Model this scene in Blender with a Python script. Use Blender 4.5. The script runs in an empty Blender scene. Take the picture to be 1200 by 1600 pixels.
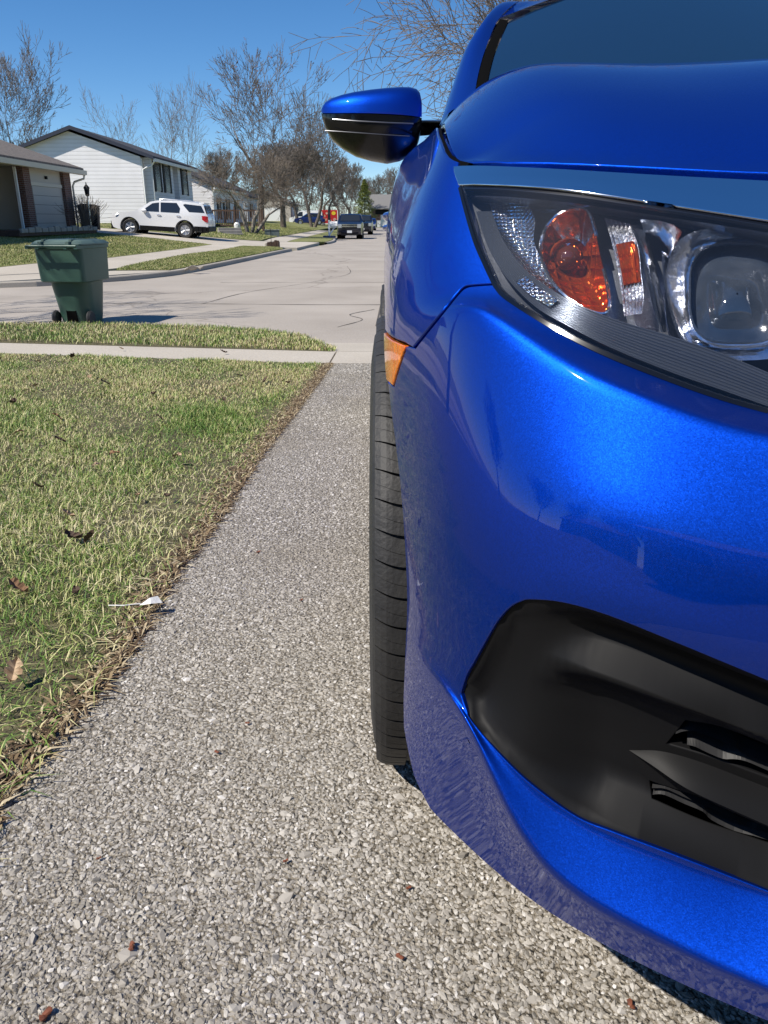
import bpy, bmesh, math, random
import numpy as np
from mathutils import Vector, Matrix
from mathutils.geometry import delaunay_2d_cdt
sc = bpy.context.scene
COL = sc.collection
R = math.radians
rnd = random.Random(7)
# ------------------------------------------------------------------ camera
PITCH = R(20.85)
CAMZ = 1.30
cd = bpy.data.cameras.new('camera'); cam = bpy.data.objects.new('camera', cd); COL.objects.link(cam)
cam.location = (0, 0, CAMZ); cam.rotation_euler = (R(90) - PITCH, 0, 0)
cd.sensor_fit = 'VERTICAL'; cd.sensor_height = 36; cd.lens = 27.0
cd.clip_start = 0.02; cd.clip_end = 3000
sc.camera = cam
# ------------------------------------------------------------------ light
SUN = Vector((-0.55, -0.33, 0.768)).normalized()
w = bpy.data.worlds.new('World'); sc.world = w; w.use_nodes = True
nt = w.node_tree; nt.nodes.clear()
out = nt.nodes.new('ShaderNodeOutputWorld'); bg = nt.nodes.new('ShaderNodeBackground'); sky = nt.nodes.new('ShaderNodeTexSky')
sky.sky_type = 'NISHITA'; sky.sun_disc = False
sky.sun_elevation = math.asin(SUN.z); sky.sun_rotation = math.atan2(SUN.x, SUN.y)
sky.altitude = 1500; sky.air_density = 0.9; sky.dust_density = 0.0; sky.ozone_density = 5.0
bg.inputs['Strength'].default_value = 0.104
hs = nt.nodes.new('ShaderNodeHueSaturation'); hs.inputs['Saturation'].default_value = 1.2; nt.links.new(sky.outputs[0], hs.inputs['Color']); nt.links.new(hs.outputs[0], bg.inputs[0]); nt.links.new(bg.outputs[0], out.inputs[0])
sl = bpy.data.lights.new('sun', 'SUN'); sun = bpy.data.objects.new('sun', sl); COL.objects.link(sun)
sl.energy = 4.9; sl.angle = R(0.55); sl.color = (1.0, 0.935, 0.84)
sun.rotation_euler = (-SUN).to_track_quat('-Z', 'Y').to_euler(); sun.location = (-20, -10, 30)
sc.view_settings.view_transform = 'Standard'; sc.view_settings.look = 'None'
sc.view_settings.exposure = 0.35; sc.view_settings.gamma = 1.0
sc.cycles.max_bounces = 10; sc.cycles.transparent_max_bounces = 24
# ------------------------------------------------------------------ helpers
def tag(o, label=None, cat=None, group=None, kind=None):
    if label: o['label'] = label
    if cat: o['category'] = cat
    if group: o['group'] = group
    if kind: o['kind'] = kind
    return o
def empty(name, loc=(0, 0, 0), rz=0.0, label=None, cat=None, group=None):
    o = bpy.data.objects.new(name, None); COL.objects.link(o)
    o.location = loc; o.rotation_euler = (0, 0, rz); o.empty_display_size = 0.2
    return tag(o, label, cat, group)
def link(name, me, mat, parent=None):
    o = bpy.data.objects.new(name, me); COL.objects.link(o)
    if mat is not None:
        for m in (mat if isinstance(mat, (list, tuple)) else [mat]): me.materials.append(m)
    if parent is not None: o.parent = parent
    return o
def copy_tree(o, parent=None, keep=True):
    c = o.copy(); COL.objects.link(c)
    if parent is not None: c.parent = parent
    for ch in list(o.children): copy_tree(ch, c)
    return c
def np_mesh(name, V, F, smooth=False):
    """V (n,3), F list/array of equal-length faces"""
    V = np.asarray(V, dtype=np.float32); F = np.asarray(F, dtype=np.int32)
    me = bpy.data.meshes.new(name); k = F.shape[1]; n = len(F)
    me.vertices.add(len(V)); me.vertices.foreach_set('co', V.ravel())
    me.loops.add(n * k); me.loops.foreach_set('vertex_index', F.ravel())
    me.polygons.add(n); me.polygons.foreach_set('loop_start', np.arange(n, dtype=np.int32) * k)
    me.polygons.foreach_set('loop_total', np.full(n, k, dtype=np.int32))
    me.polygons.foreach_set('use_smooth', np.full(n, bool(smooth)))
    me.update(calc_edges=True); me.validate()
    return me
class MB:
    """collects simple shapes, builds ONE mesh object"""
    def __init__(s): s.v = []; s.f = []; s.m = []
    def add(s, vs, fs, mi=0):
        b = len(s.v); s.v += [tuple(p) for p in vs]; s.f += [tuple(i + b for i in f) for f in fs]; s.m += [mi] * len(fs); return s
    def box(s, x0, y0, z0, x1, y1, z1, mi=0):
        return s.add([(x0,y0,z0),(x1,y0,z0),(x1,y1,z0),(x0,y1,z0),(x0,y0,z1),(x1,y0,z1),(x1,y1,z1),(x0,y1,z1)],
                     [(0,3,2,1),(4,5,6,7),(0,1,5,4),(1,2,6,5),(2,3,7,6),(3,0,4,7)], mi)
    def prism(s, poly, d, mi=0):
        """poly: list of 3d points (planar), d: extrusion vector"""
        n = len(poly); d = Vector(d)
        a = [Vector(p) for p in poly]; b = [p + d for p in a]
        return s.add(a + b, [tuple(range(n))[::-1], tuple(range(n, 2*n))] + [(i, (i+1) % n, n+(i+1) % n, n+i) for i in range(n)], mi)
    def tube(s, pts, rad, n=8, cap=True, mi=0):
        pts = [Vector(p) for p in pts]; rad = rad if isinstance(rad, (list, tuple)) else [rad]*len(pts)
        vs = []; fs = []; ref = None
        for i, p in enumerate(pts):
            d = (pts[min(i+1, len(pts)-1)] - pts[max(i-1, 0)]).normalized()
            if ref is None: ref = Vector((0,0,1)) if abs(d.z) < .9 else Vector((1,0,0))
            a = d.cross(ref).normalized(); b = a.cross(d).normalized()
            for k in range(n):
                t = 2*math.pi*k/n; vs.append(p + (a*math.cos(t) + b*math.sin(t))*rad[i])
        for i in range(len(pts)-1):
            for k in range(n):
                fs.append((i*n+k, i*n+(k+1) % n, (i+1)*n+(k+1) % n, (i+1)*n+k))
        if cap: fs += [tuple(range(n))[::-1], tuple(range((len(pts)-1)*n, len(pts)*n))]
        return s.add(vs, fs, mi)
    def lathe(s, prof, c=(0,0,0), axis='z', n=32, mi=0):
        """prof: list of (radius, height)"""
        vs = []; fs = []
        for (r, h) in prof:
            for k in range(n):
                t = 2*math.pi*k/n; a, b = r*math.cos(t), r*math.sin(t)
                p = (a, b, h) if axis == 'z' else ((h, a, b) if axis == 'x' else (b, h, a))
                vs.append((p[0]+c[0], p[1]+c[1], p[2]+c[2]))
        for i in range(len(prof)-1):
            for k in range(n):
                fs.append((i*n+k, i*n+(k+1) % n, (i+1)*n+(k+1) % n, (i+1)*n+k))
        return s.add(vs, fs, mi)
    def build(s, name, mat, parent=None, smooth=False, bevel=0, xf=None):
        me = bpy.data.meshes.new(name); me.from_pydata([xf @ Vector(p) if xf else p for p in s.v], [], s.f)
        me.polygons.foreach_set('material_index', s.m)
        bm = bmesh.new(); bm.from_mesh(me); bmesh.ops.recalc_face_normals(bm, faces=bm.faces); bm.to_mesh(me); bm.free()
        o = link(name, me, mat, parent)
        if bevel:
            md = o.modifiers.new('bevel', 'BEVEL'); md.width = bevel; md.segments = 2; md.limit_method = 'ANGLE'
        if smooth:
            me.polygons.foreach_set('use_smooth', [True]*len(me.polygons))
            md = o.modifiers.new('split', 'EDGE_SPLIT'); md.split_angle = R(38)
        return o
# ------------------------------------------------------------------ materials
def mat(name, base=(.5,.5,.5), rough=.6, metal=0.0, var=None, vscale=5.0, bump=0.0, bscale=30.0, coat=0.0, spec=None,
        coords='Object', detail=6.0, **kw):
    m = bpy.data.materials.new(name); m.use_nodes = True; nt = m.node_tree; b = nt.nodes['Principled BSDF']
    b.inputs['Base Color'].default_value = (*base, 1); b.inputs['Roughness'].default_value = rough; b.inputs['Metallic'].default_value = metal
    if coat: b.inputs['Coat Weight'].default_value = coat; b.inputs['Coat Roughness'].default_value = .03
    if spec is not None: b.inputs['Specular IOR Level'].default_value = spec
    tc = nt.nodes.new('ShaderNodeTexCoord')
    if var is not None:
        n = nt.nodes.new('ShaderNodeTexNoise'); n.inputs['Scale'].default_value = vscale; n.inputs['Detail'].default_value = detail
        r = nt.nodes.new('ShaderNodeMapRange'); r.inputs[1].default_value = .35; r.inputs[2].default_value = .65
        mx = nt.nodes.new('ShaderNodeMix'); mx.data_type = 'RGBA'
        mx.inputs[6].default_value = (*base, 1); mx.inputs[7].default_value = (*var, 1)
        nt.links.new(tc.outputs[coords], n.inputs['Vector']); nt.links.new(n.outputs[0], r.inputs[0]); nt.links.new(r.outputs[0], mx.inputs[0])
        nt.links.new(mx.outputs[2], b.inputs['Base Color'])
    if bump:
        n = nt.nodes.new('ShaderNodeTexNoise'); n.inputs['Scale'].default_value = bscale; n.inputs['Detail'].default_value = 5
        bp = nt.nodes.new('ShaderNodeBump'); bp.inputs['Distance'].default_value = bump
        nt.links.new(tc.outputs[coords], n.inputs['Vector']); nt.links.new(n.outputs[0], bp.inputs['Height']); nt.links.new(bp.outputs[0], b.inputs['Normal'])
    for k, v in kw.items(): b.inputs[k.replace('_', ' ')].default_value = v
    return m
def N(m, t, **kw):
    n = m.node_tree.nodes.new(t)
    for k, v in kw.items():
        if k.startswith('i'): n.inputs[int(k[1:])].default_value = v
        else: setattr(n, k, v)
    return n
def L(m, a, b): m.node_tree.links.new(a, b)
def ramp(m, fac, stops, interp='LINEAR'):
    r = N(m, 'ShaderNodeValToRGB'); r.color_ramp.interpolation = interp
    e = r.color_ramp.elements
    while len(e) > 1: e.remove(e[-1])
    e[0].position = stops[0][0]; e[0].color = (*stops[0][1], 1)
    for p, c in stops[1:]:
        q = e.new(p); q.color = (*c, 1)
    if fac is not None: L(m, fac, r.inputs[0])
    return r
def paint(name, base, flake=True, metal=.96, rough=.48, FLK=.10):
    m = mat(name, base, rough, metal, coat=.85)
    b = m.node_tree.nodes['Principled BSDF']; b.inputs['Coat Roughness'].default_value = .024
    b.inputs['Coat IOR'].default_value = 1.5
    if flake:
        tc = N(m, 'ShaderNodeTexCoord'); v = N(m, 'ShaderNodeTexVoronoi'); v.inputs['Scale'].default_value = 1300
        L(m, tc.outputs['Object'], v.inputs['Vector'])
        s = N(m, 'ShaderNodeVectorMath', operation='SUBTRACT'); s.inputs[1].default_value = (.5,.5,.5); L(m, v.outputs['Color'], s.inputs[0])
        k = N(m, 'ShaderNodeVectorMath', operation='SCALE'); k.inputs['Scale'].default_value = FLK; L(m, s.outputs[0], k.inputs[0])
        g = N(m, 'ShaderNodeNewGeometry'); a = N(m, 'ShaderNodeVectorMath', operation='ADD')
        L(m, g.outputs['Normal'], a.inputs[0]); L(m, k.outputs[0], a.inputs[1])
        nn = N(m, 'ShaderNodeVectorMath', operation='NORMALIZE'); L(m, a.outputs[0], nn.inputs[0])
        L(m, nn.outputs[0], b.inputs['Normal']); L(m, g.outputs['Normal'], b.inputs['Coat Normal'])
    return m
def clear(name, tint=(1,1,1), ior=1.45, rough=.02, solid=0.0):
    """thin clear cover: fresnel mix of see-through and gloss"""
    m = bpy.data.materials.new(name); m.use_nodes = True; nt = m.node_tree; nt.nodes.clear()
    o = N(m, 'ShaderNodeOutputMaterial'); t = N(m, 'ShaderNodeBsdfTransparent'); t.inputs[0].default_value = (*tint, 1)
    g = N(m, 'ShaderNodeBsdfGlossy'); g.inputs['Roughness'].default_value = rough; g.inputs[0].default_value = (1,1,1,1)
    f = N(m, 'ShaderNodeFresnel'); f.inputs[0].default_value = ior
    x = N(m, 'ShaderNodeMixShader'); L(m, f.outputs[0], x.inputs[0]); L(m, t.outputs[0], x.inputs[1]); L(m, g.outputs[0], x.inputs[2])
    last = x
    if solid:
        g2 = N(m, 'ShaderNodeBsdfGlossy'); g2.inputs['Roughness'].default_value = .30; g2.inputs[0].default_value = (1,1,1,1)
        last = N(m, 'ShaderNodeMixShader'); last.inputs[0].default_value = solid; L(m, x.outputs[0], last.inputs[1]); L(m, g2.outputs[0], last.inputs[2])
    L(m, last.outputs[0], o.inputs[0]); return m
M = {}
M['blue'] = paint('blue metallic paint', (0.0003, 0.041, 0.40))
M['blackplastic'] = mat('matte black plastic', (.006,.006,.0065), .54, spec=.18)
M['blackmesh'] = mat('dark plastic mesh', (.016,.016,.017), .5)
M['glossblack'] = mat('gloss black', (.004,.004,.005), .16, coat=.25)
M['void'] = mat('black inner', (.003,.003,.003), .95, spec=.05)
M['rubber'] = mat('tyre rubber', (.017,.017,.018), .62, var=(.030,.029,.028), vscale=18, bump=.001, bscale=160)
M['groove'] = mat('tyre groove', (.006,.006,.006), .95)
M['alloy'] = mat('alloy wheel', (.55,.56,.58), .35, .5)
M['chrome'] = mat('chrome', (.80,.82,.86), .07, 1.0)
M['satin'] = mat('satin metal', (.6,.62,.65), .22, 1.0)
M['amber'] = mat('amber lens', (.95,.25,.008), .12, coat=1.0, Transmission_Weight=.15, var=(.80,.15,.004), vscale=90, bump=.002, bscale=160)
M['lens'] = clear('clear lens cover', ior=1.56, rough=.03, solid=.016)
M['tint'] = mat('tinted glass', (.01,.013,.018), .02, spec=.9, coat=.5)
# ------------------------------------------------------------------ the blue car (car frame: x inboard, y back, z up)
SL = math.atan(.06)                      # slope of the driveway
CAR0 = Vector((0, 0, .60))
ROT = Matrix.Rotation(-SL, 3, 'X')
RI = np.array(ROT.transposed())
cp, sp = math.cos(PITCH), math.sin(PITCH)
CO = RI @ np.array([0, 0, CAMZ - .60])
def ray(px, py):
    r = (800 - py) / 1200.0
    return RI @ np.array([(px - 600) / 1200.0, cp + r*sp, -sp + r*cp])
def at_y(px, py, y):                     # point of the ray at car-frame depth y
    d = ray(px, py); return CO + d * (y - CO[1]) / d[1]
def to_px(P):
    P = np.asarray(P, float) - CO; W = P @ RI       # = ROT @ P
    dep = W[..., 1]*cp - W[..., 2]*sp; up = W[..., 1]*sp + W[..., 2]*cp
    return np.stack([600 + 1200*W[..., 0]/dep, 800 - 1200*up/dep], -1)
KS = .47; S90 = KS*math.pi/2; PX, PY = .5, .75
def plan(s, r):
    s = np.asarray(s, float); r = np.asarray(r, float); f = np.clip(s, 0, S90)/KS
    x = PX - r*np.cos(f) + np.maximum(s - S90, 0); y = PY - r*np.sin(f) - np.minimum(s, 0)
    return x, y
def inv_plan(x, y):
    if y > PY: return -(y - PY), PX - x
    if x < PX: return KS*math.atan2(PY - y, PX - x), math.hypot(PX - x, PY - y)
    return S90 + x - PX, PY - y
SST = np.array([-4.2,-1.3,-.75,-.35,-.09,0,.05,.1,.2,.24,.3,.35,.4,.5,.6,.738,1.14])
RT = np.array([
 [.455,.485,.485,.485,.488,.488,.492,.492,.474,.468,.461,.453,.446,.438,.445,.47,.59],
 [.470,.490,.490,.490,.492,.490,.487,.490,.498,.499,.492,.478,.462,.449,.456,.482,.602],
 [.485,.494,.494,.494,.494,.490,.484,.486,.493,.493,.466,.444,.423,.399,.401,.426,.546],
 [.495,.498,.498,.498,.498,.494,.486,.486,.489,.488,.477,.464,.450,.430,.432,.457,.577],
 [.500,.500,.500,.500,.500,.495,.485,.482,.482,.477,.465,.453,.438,.420,.420,.444,.564],
 [.500,.500,.500,.500,.500,.494,.480,.473,.456,.447,.431,.418,.405,.390,.390,.41,.53],
 [.500,.498,.498,.498,.498,.490,.475,.462,.430,.416,.393,.373,.357,.340,.340,.36,.48],
 [.496,.490,.490,.490,.490,.479,.463,.440,.386,.369,.345,.328,.318,.308,.310,.33,.45],
 [.480,.470,.470,.472,.473,.461,.435,.403,.345,.327,.303,.290,.282,.275,.280,.30,.42],
 [.425,.405,.415,.430,.443,.443,.415,.382,.318,.300,.276,.262,.254,.246,.250,.27,.39]])
def pchip(x, y, q):
    x = np.asarray(x, float); y = np.asarray(y, float); h = np.diff(x); d = np.diff(y)/h; m = np.zeros(len(x))
    for i in range(1, len(x)-1):
        if d[i-1]*d[i] > 0:
            w1 = 2*h[i]+h[i-1]; w2 = h[i]+2*h[i-1]; m[i] = (w1+w2)/(w1/d[i-1]+w2/d[i])
    m[0] = d[0]; m[-1] = d[-1]
    i = np.clip(np.searchsorted(x, q) - 1, 0, len(h)-1); t = (q - x[i])/h[i]; t = np.clip(t, 0, 1)
    return (y[i]*(1+2*t)*(1-t)**2 + m[i]*h[i]*t*(1-t)**2 + y[i+1]*t*t*(3-2*t) + m[i+1]*h[i]*t*t*(t-1))
SG = np.arange(-4.2, 1.1401, .01); 
def smooth_s(a, sig=3.0):
    k = np.exp(-.5*(np.arange(-9, 10)/sig)**2); k /= k.sum()
    return np.convolve(np.pad(a, 9, mode='reflect', reflect_type='odd'), k, 'valid')
RG = np.array([smooth_s(pchip(SST, RT[k], SG)) for k in range(10)])
def hit_row(k, px, py, dmin=.3, dmax=2.4):
    d = ray(px, py); best = None; prev = None
    for t in np.linspace(dmin, dmax, 420):
        p = CO + d*t; s, r = inv_plan(p[0], p[1])
        f = r - np.interp(s, SG, RG[k])
        if prev is not None and prev[0] > 0 >= f or (prev is not None and prev[0] < 0 <= f and best is None):
            u = prev[0]/(prev[0]-f); q = CO + d*(prev[1] + u*(t - prev[1])); s, r = inv_plan(q[0], q[1]); best = (s, q[2]); 
            break
        prev = (f, t)
    return best
ZTR = {
 1: [(737,1145),(780,1259),(824,1333),(877,1386),(960,1434),(1074,1490),(1200,1547)],
 2: [(740,1130),(780,1180),(830,1230),(900,1280),(960,1302),(1050,1337),(1200,1395)],
 3: [(765,985),(795,947),(830,935),(880,940),(950,960),(1050,1000),(1200,1062)],
 5: [(740,456),(772,490),(810,525),(897,577),(983,611),(1070,646),(1200,686)],
 6: [(830,485),(880,515),(950,550),(1050,590),(1130,618),(1200,638)],
 8: [(760,294),(800,295),(900,305),(1000,320),(1100,335),(1200,352)],
 9: [(678,205),(688,225),(698,245),(707,258),(760,256),(850,260),(950,265),(1050,270),(1200,277)]}
ZSIDE = {0:(.19,.19),1:(.30,.32),2:(.36,.39),3:(.44,.45),4:(.56,.545),5:(.66,.625),6:(.75,.675),7:(.83,.72),8:(.895,.762)}
ZG = [None]*10; TRC = {}
def smz(pts):
    pts = sorted(pts); xs = np.array([p[0] for p in pts]); zs = np.array([p[1] for p in pts])
    return smooth_s(pchip(xs, zs, SG), 3.0)
for k in (0,1,2,3,5,6,8,9):
    pts = []
    for (px, py) in ZTR.get(k, []):
        h = hit_row(k, px, py)
        if h: pts.append((float(h[0]), float(h[1])))
    pts.sort(); TRC[k] = list(pts)
    cl = []
    for p in pts:
        if not cl or p[0] - cl[-1][0] > .012: cl.append(p)
    pts = cl
    if k == 0: pts = [(.05,.215),(.1,.20),(.2,.195),(.3,.19),(.55,.187)]
    if k == 9: pts = [(-4.2,.965),(-1.6,.962),(-1.1,.948)] + pts
    else:
        a, b = ZSIDE[k]; pts = [(-4.2,a),(-1.3,a),(-.75,a),(-.35,(a+b)/2),(-.05,b)] + [p for p in pts if p[0] > .03]
        if k == 1: pts = [p for p in pts if p[0] < .05] + [(.12,.345),(.2,.372),(.235,.38)] + [p for p in pts if p[0] > .25]
    s_end, z_end = pts[-1]
    dz = {0:0,1:0,2:0,3:-.01,5:-.004,6:-.004,8:-.006,9:-.004}[k]
    pts += [(s_end+.15, z_end+dz), (1.14, z_end+2*dz)]
    ZG[k] = smz(pts)
ZG[4] = .5*(ZG[3]+ZG[5]); ZG[7] = .5*(ZG[6]+ZG[8]); ZG = np.array(ZG)
PAD = 2
def rz_pl(s, t):
    i = np.clip((np.asarray(s) - SG[0])/.01, 0, len(SG)-1.001); i0 = i.astype(int); fi = i - i0
    tt = np.asarray(t); j0 = np.clip(np.floor(tt).astype(int), 0, 8); fj = tt - j0
    o = []
    for G in (RG, ZG):
        a = G[j0, i0]*(1-fi) + G[j0, i0+1]*fi; b = G[j0+1, i0]*(1-fi) + G[j0+1, i0+1]*fi
        o.append(a + (b-a)*fj)
    return o
OFFS = np.linspace(-2, 2, 9); WTS = np.exp(-.5*OFFS**2); WTS /= WTS.sum()
def sig(s, t):
    s = np.asarray(s, float); t = np.asarray(t, float)
    front = np.clip((s - .2)/.12, 0, 1)
    w = .42 - front*(.42 - .16)
    w = w*(1 - .72*front*np.exp(-((t-1)/.35)**2))*(1 - .6*front*np.exp(-((t-2)/.3)**2))
    f5 = np.clip((s - .10)/.08, 0, 1); w = w*(1-f5) + f5*w*(1 - .62*np.exp(-((t-5)/.45)**2))
    w = np.where(t > 5.5, w + (.34-w)*np.clip(t-5.5, 0, 1), w)
    return w
def S(s, t, disp=0.0):
    s = np.atleast_1d(np.asarray(s, float)); t = np.atleast_1d(np.asarray(t, float)); w = sig(s, t)
    w = np.minimum(w, np.maximum(np.minimum(t, 9 - t)/2 + .0, 0) + .0)
    r = 0; z = 0
    for o, k in zip(OFFS, WTS):
        a, b = rz_pl(s, t + o*w); r = r + k*a; z = z + k*b
    if np.any(disp): r = r + disp
    x, y = plan(s, r); return np.stack([x, y, z], -1)
def SN(s, t):
    s = np.atleast_1d(np.asarray(s, float)); t = np.atleast_1d(np.asarray(t, float))
    e = .012; ds = S(s+e, t) - S(s-e, t); dt = S(s, np.minimum(t+.06, 9)) - S(s, np.maximum(t-.06, 0))
    n = np.cross(ds, dt); n /= np.linalg.norm(n, axis=-1, keepdims=True) + 1e-12
    return n
# orientation check: outward should point to -x/-y
_t = SN(np.array([.4]), np.array([4.0]))[0]
NS = 1.0 if _t[1] < 0 else -1.0
def SP(s, t, d=0.0):                     # surface point moved d outward along the normal
    s = np.atleast_1d(np.asarray(s, float)); t = np.atleast_1d(np.asarray(t, float))
    return S(s, t) + NS*SN(s, t)*np.reshape(d, (-1, 1)) if np.any(d) else S(s, t)
_gs, _gt = np.meshgrid(np.arange(-1.6, 1.0, .01), np.arange(0, 9.01, .1)); _gs = _gs.ravel(); _gt = _gt.ravel()
_gp = to_px(S(_gs, _gt)); _gn = NS*SN(_gs, _gt)
_vis = ((_gn*(CO - S(_gs, _gt))).sum(-1) > -.05)
from mathutils.kdtree import KDTree
_ki = np.nonzero(_vis & (abs(_gp[:,0]) < 4000))[0]; _kd = KDTree(len(_ki))
for _j, _i in enumerate(_ki): _kd.insert((_gp[_i,0], _gp[_i,1], 0), _j)
_kd.balance()
def inv(px, py):
    i = _ki[_kd.find((px, py, 0))[1]]; s, t = _gs[i], _gt[i]
    for _ in range(12):
        p = to_px(S([s], [t]))[0]; ex = np.array([px, py]) - p
        if abs(ex).max() < .05: break
        a = (to_px(S([s+.004], [t]))[0] - p)/.004; b = (to_px(S([s], [min(t+.03, 9)]))[0] - p)/(min(t+.03, 9)-t+1e-9) if t < 8.97 else (p - to_px(S([s], [t-.03]))[0])/.03
        J = np.array([a, b]).T
        if abs(np.linalg.det(J)) < 1e-3: break
        u = np.linalg.solve(J, ex); s += float(np.clip(u[0], -.03, .03)); t = float(np.clip(t + np.clip(u[1], -.3, .3), 0, 9))
    return (float(s), float(t))
def t_of_z(s, z):
    tt = np.linspace(0, 9, 181); zz = S(np.full(181, s), tt)[:, 2]; return float(np.interp(z, zz, tt))
def yz(y, z): s = -(y - PY) if y > PY else None
def st_side(y, z):
    """param from side coordinates y,z (also in front of the pivot)"""
    if y >= PY: s = -(y-PY); return (s, t_of_z(s, z))
    s = 0.0
    for _ in range(30):
        t = t_of_z(s, z); yy = S([s], [t])[0][1]; s += (yy - y)/1.0
    return (s, t_of_z(s, z))
TS = .085                                # metres per unit of t, for even triangles
def dens(poly, step, closed=True):
    o = []; n = len(poly)
    for i in range(n if closed else n-1):
        a = np.array(poly[i]); b = np.array(poly[(i+1) % n]); L_ = np.hypot((b[0]-a[0]), (b[1]-a[1])*TS); k = max(1, int(math.ceil(L_/step)))
        for j in range(k): o.append(tuple(a + (b-a)*j/k))
    if not closed: o.append(tuple(poly[-1]))
    return o
def spl(pts, n=8):
    """catmull-rom through pixel points (open)"""
    p = [np.array(q, float) for q in pts]; p = [2*p[0]-p[1]] + p + [2*p[-1]-p[-2]]; o = []
    for i in range(1, len(p)-2):
        for k in range(n):
            t = k/n; o.append(tuple(.5*((2*p[i]) + (-p[i-1]+p[i+1])*t + (2*p[i-1]-5*p[i]+4*p[i+1]-p[i+2])*t*t + (-p[i-1]+3*p[i]-3*p[i+1]+p[i+2])*t**3)))
    o.append(tuple(p[-2])); return o
def inside(P, poly):
    x, y = P[:, 0], P[:, 1]; c = np.zeros(len(P), bool); n = len(poly); q = np.array(poly)
    for i in range(n):
        x1, y1 = q[i]; x2, y2 = q[(i+1) % n]
        if y1 == y2: continue
        m = ((y1 > y) != (y2 > y)) & (x < (x2-x1)*(y-y1)/(y2-y1) + x1); c ^= m
    return c
def seg_dist(P, poly, closed=True):
    q = np.array(poly); n = len(q); d = np.full(len(P), 1e9)
    for i in range(n if closed else n-1):
        a = q[i]; b = q[(i+1) % n]; ab = b-a; L2 = (ab**2).sum() + 1e-18
        u = np.clip(((P-a) @ ab)/L2, 0, 1); d = np.minimum(d, np.linalg.norm(P - a - u[:, None]*ab, axis=1))
    return d
def tri_region(outline, holes=(), step=.009, margin=.4):
    """2d constrained triangulation in (s, t*TS)"""
    sc2 = np.array([1, TS]); out = [np.array(dens(outline, step))*sc2] + [np.array(dens(h, step))*sc2 for h in holes]
    allp = out[0]; x0, y0 = allp.min(0); x1, y1 = allp.max(0)
    gx, gy = np.meshgrid(np.arange(x0, x1, step), np.arange(y0, y1, step)); gx = gx + (np.arange(gx.shape[0]) % 2)[:, None]*step*.5
    G = np.stack([gx.ravel(), gy.ravel()], -1); ok = inside(G, out[0])
    for h in out[1:]: ok &= ~inside(G, h)
    for h in out: 
        G = G[ok]; ok = seg_dist(G, h) > step*margin
    G = G[ok]
    vs = np.concatenate(out + [G]); ed = []; b = 0
    for h in out: n = len(h); ed += [(b+i, b+(i+1) % n) for i in range(n)]; b += n
    rv, re, rf, *_ = delaunay_2d_cdt([Vector(p) for p in vs], ed, [], 0, 1e-6)
    V = np.array([(p.x, p.y) for p in rv]); F = np.array([tuple(f) for f in rf if len(f) == 3])
    c = V[F].mean(1); ok = inside(c, out[0])
    for h in out[1:]: ok &= ~inside(c, h)
    F = F[ok]; V[:, 1] /= TS; return V, F
def shell(name, V3, N3, F, mt, parent, thick=.012, mirror=False, smooth_edge=.0):
    """surface with exact normals, plus a rim turned inward round its edge"""
    F = [tuple(int(i) for i in f) for f in F]
    ec = {}
    for f in F:
        for i in range(3):
            e = (f[i], f[(i+1) % 3]); ec[tuple(sorted(e))] = ec.get(tuple(sorted(e)), 0) + 1
    # make winding agree with normals
    V3 = np.asarray(V3); N3 = np.asarray(N3); G = []
    for f in F:
        n = np.cross(V3[f[1]]-V3[f[0]], V3[f[2]]-V3[f[0]]); m = N3[f[0]]+N3[f[1]]+N3[f[2]]
        G.append(f if n @ m > 0 else (f[0], f[2], f[1]))
    F = G; bd = [(f[i], f[(i+1) % 3]) for f in F for i in range(3) if ec[tuple(sorted((f[i], f[(i+1) % 3])))] == 1]
    vs = [tuple(p) for p in V3]; ns = [tuple(n) for n in N3]; faces = list(F)
    if thick:
        mp = {}
        r0 = .0018                          # small rounded edge
        tdir = {}
        for a, b in bd:
            e = V3[b]-V3[a]; n = N3[a]; o = np.cross(e, n); o = o/(np.linalg.norm(o)+1e-12)
            for q in (a, b): tdir[q] = tdir.get(q, 0) + o
        for q, o in tdir.items():
            o = o/(np.linalg.norm(o)+1e-12); n = N3[q]; p = V3[q]; ids = [q]
            for (du, dn, na) in ((.0009,-.0006,.5), (.0013,-.0018,1.0), (.0013,-thick,1.0)):
                vs.append(tuple(p + o*du + n*dn)); nn = o*na + n*(1-na); ns.append(tuple(nn/np.linalg.norm(nn))); ids.append(len(vs)-1)
            mp[q] = ids
        for a, b in bd:
            for k in range(3): faces.append((mp[a][k], mp[a][k+1], mp[b][k+1], mp[b][k]))
    n0 = len(vs); twin = mirror == 'twin'
    if twin: tw = ([(1.8-p[0], p[1], p[2]) for p in vs], [(-p[0], p[1], p[2]) for p in ns], [tuple(i for i in f[::-1]) for f in faces])
    elif mirror:
        vs += [(1.8-p[0], p[1], p[2]) for p in vs]; ns += [(-p[0], p[1], p[2]) for p in ns]
        faces += [tuple(i+n0 for i in f[::-1]) for f in faces]
    me = bpy.data.meshes.new(name); me.from_pydata(vs, [], faces); me.polygons.foreach_set('use_smooth', [True]*len(faces))
    me.normals_split_custom_set_from_vertices(ns)
    o = link(name, me, mt, parent)
    if twin:
        m2 = bpy.data.meshes.new(name); m2.from_pydata(tw[0], [], tw[2]); m2.polygons.foreach_set('use_smooth', [True]*len(tw[2]))
        m2.normals_split_custom_set_from_vertices(tw[1]); link(name, m2, mt, parent)
    return o
def panel(name, outline, mt, parent, holes=(), step=.009, disp=0.0, thick=.012, mirror=False):
    V, F = tri_region(outline, holes, step); s, t = V[:, 0], V[:, 1]; n = NS*SN(s, t); P = S(s, t) + n*disp
    return shell(name, P, n, F, mt, parent, thick, mirror)
def px_curve(pts, n=6): return [inv(*p) for p in spl(pts, n)]

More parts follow.
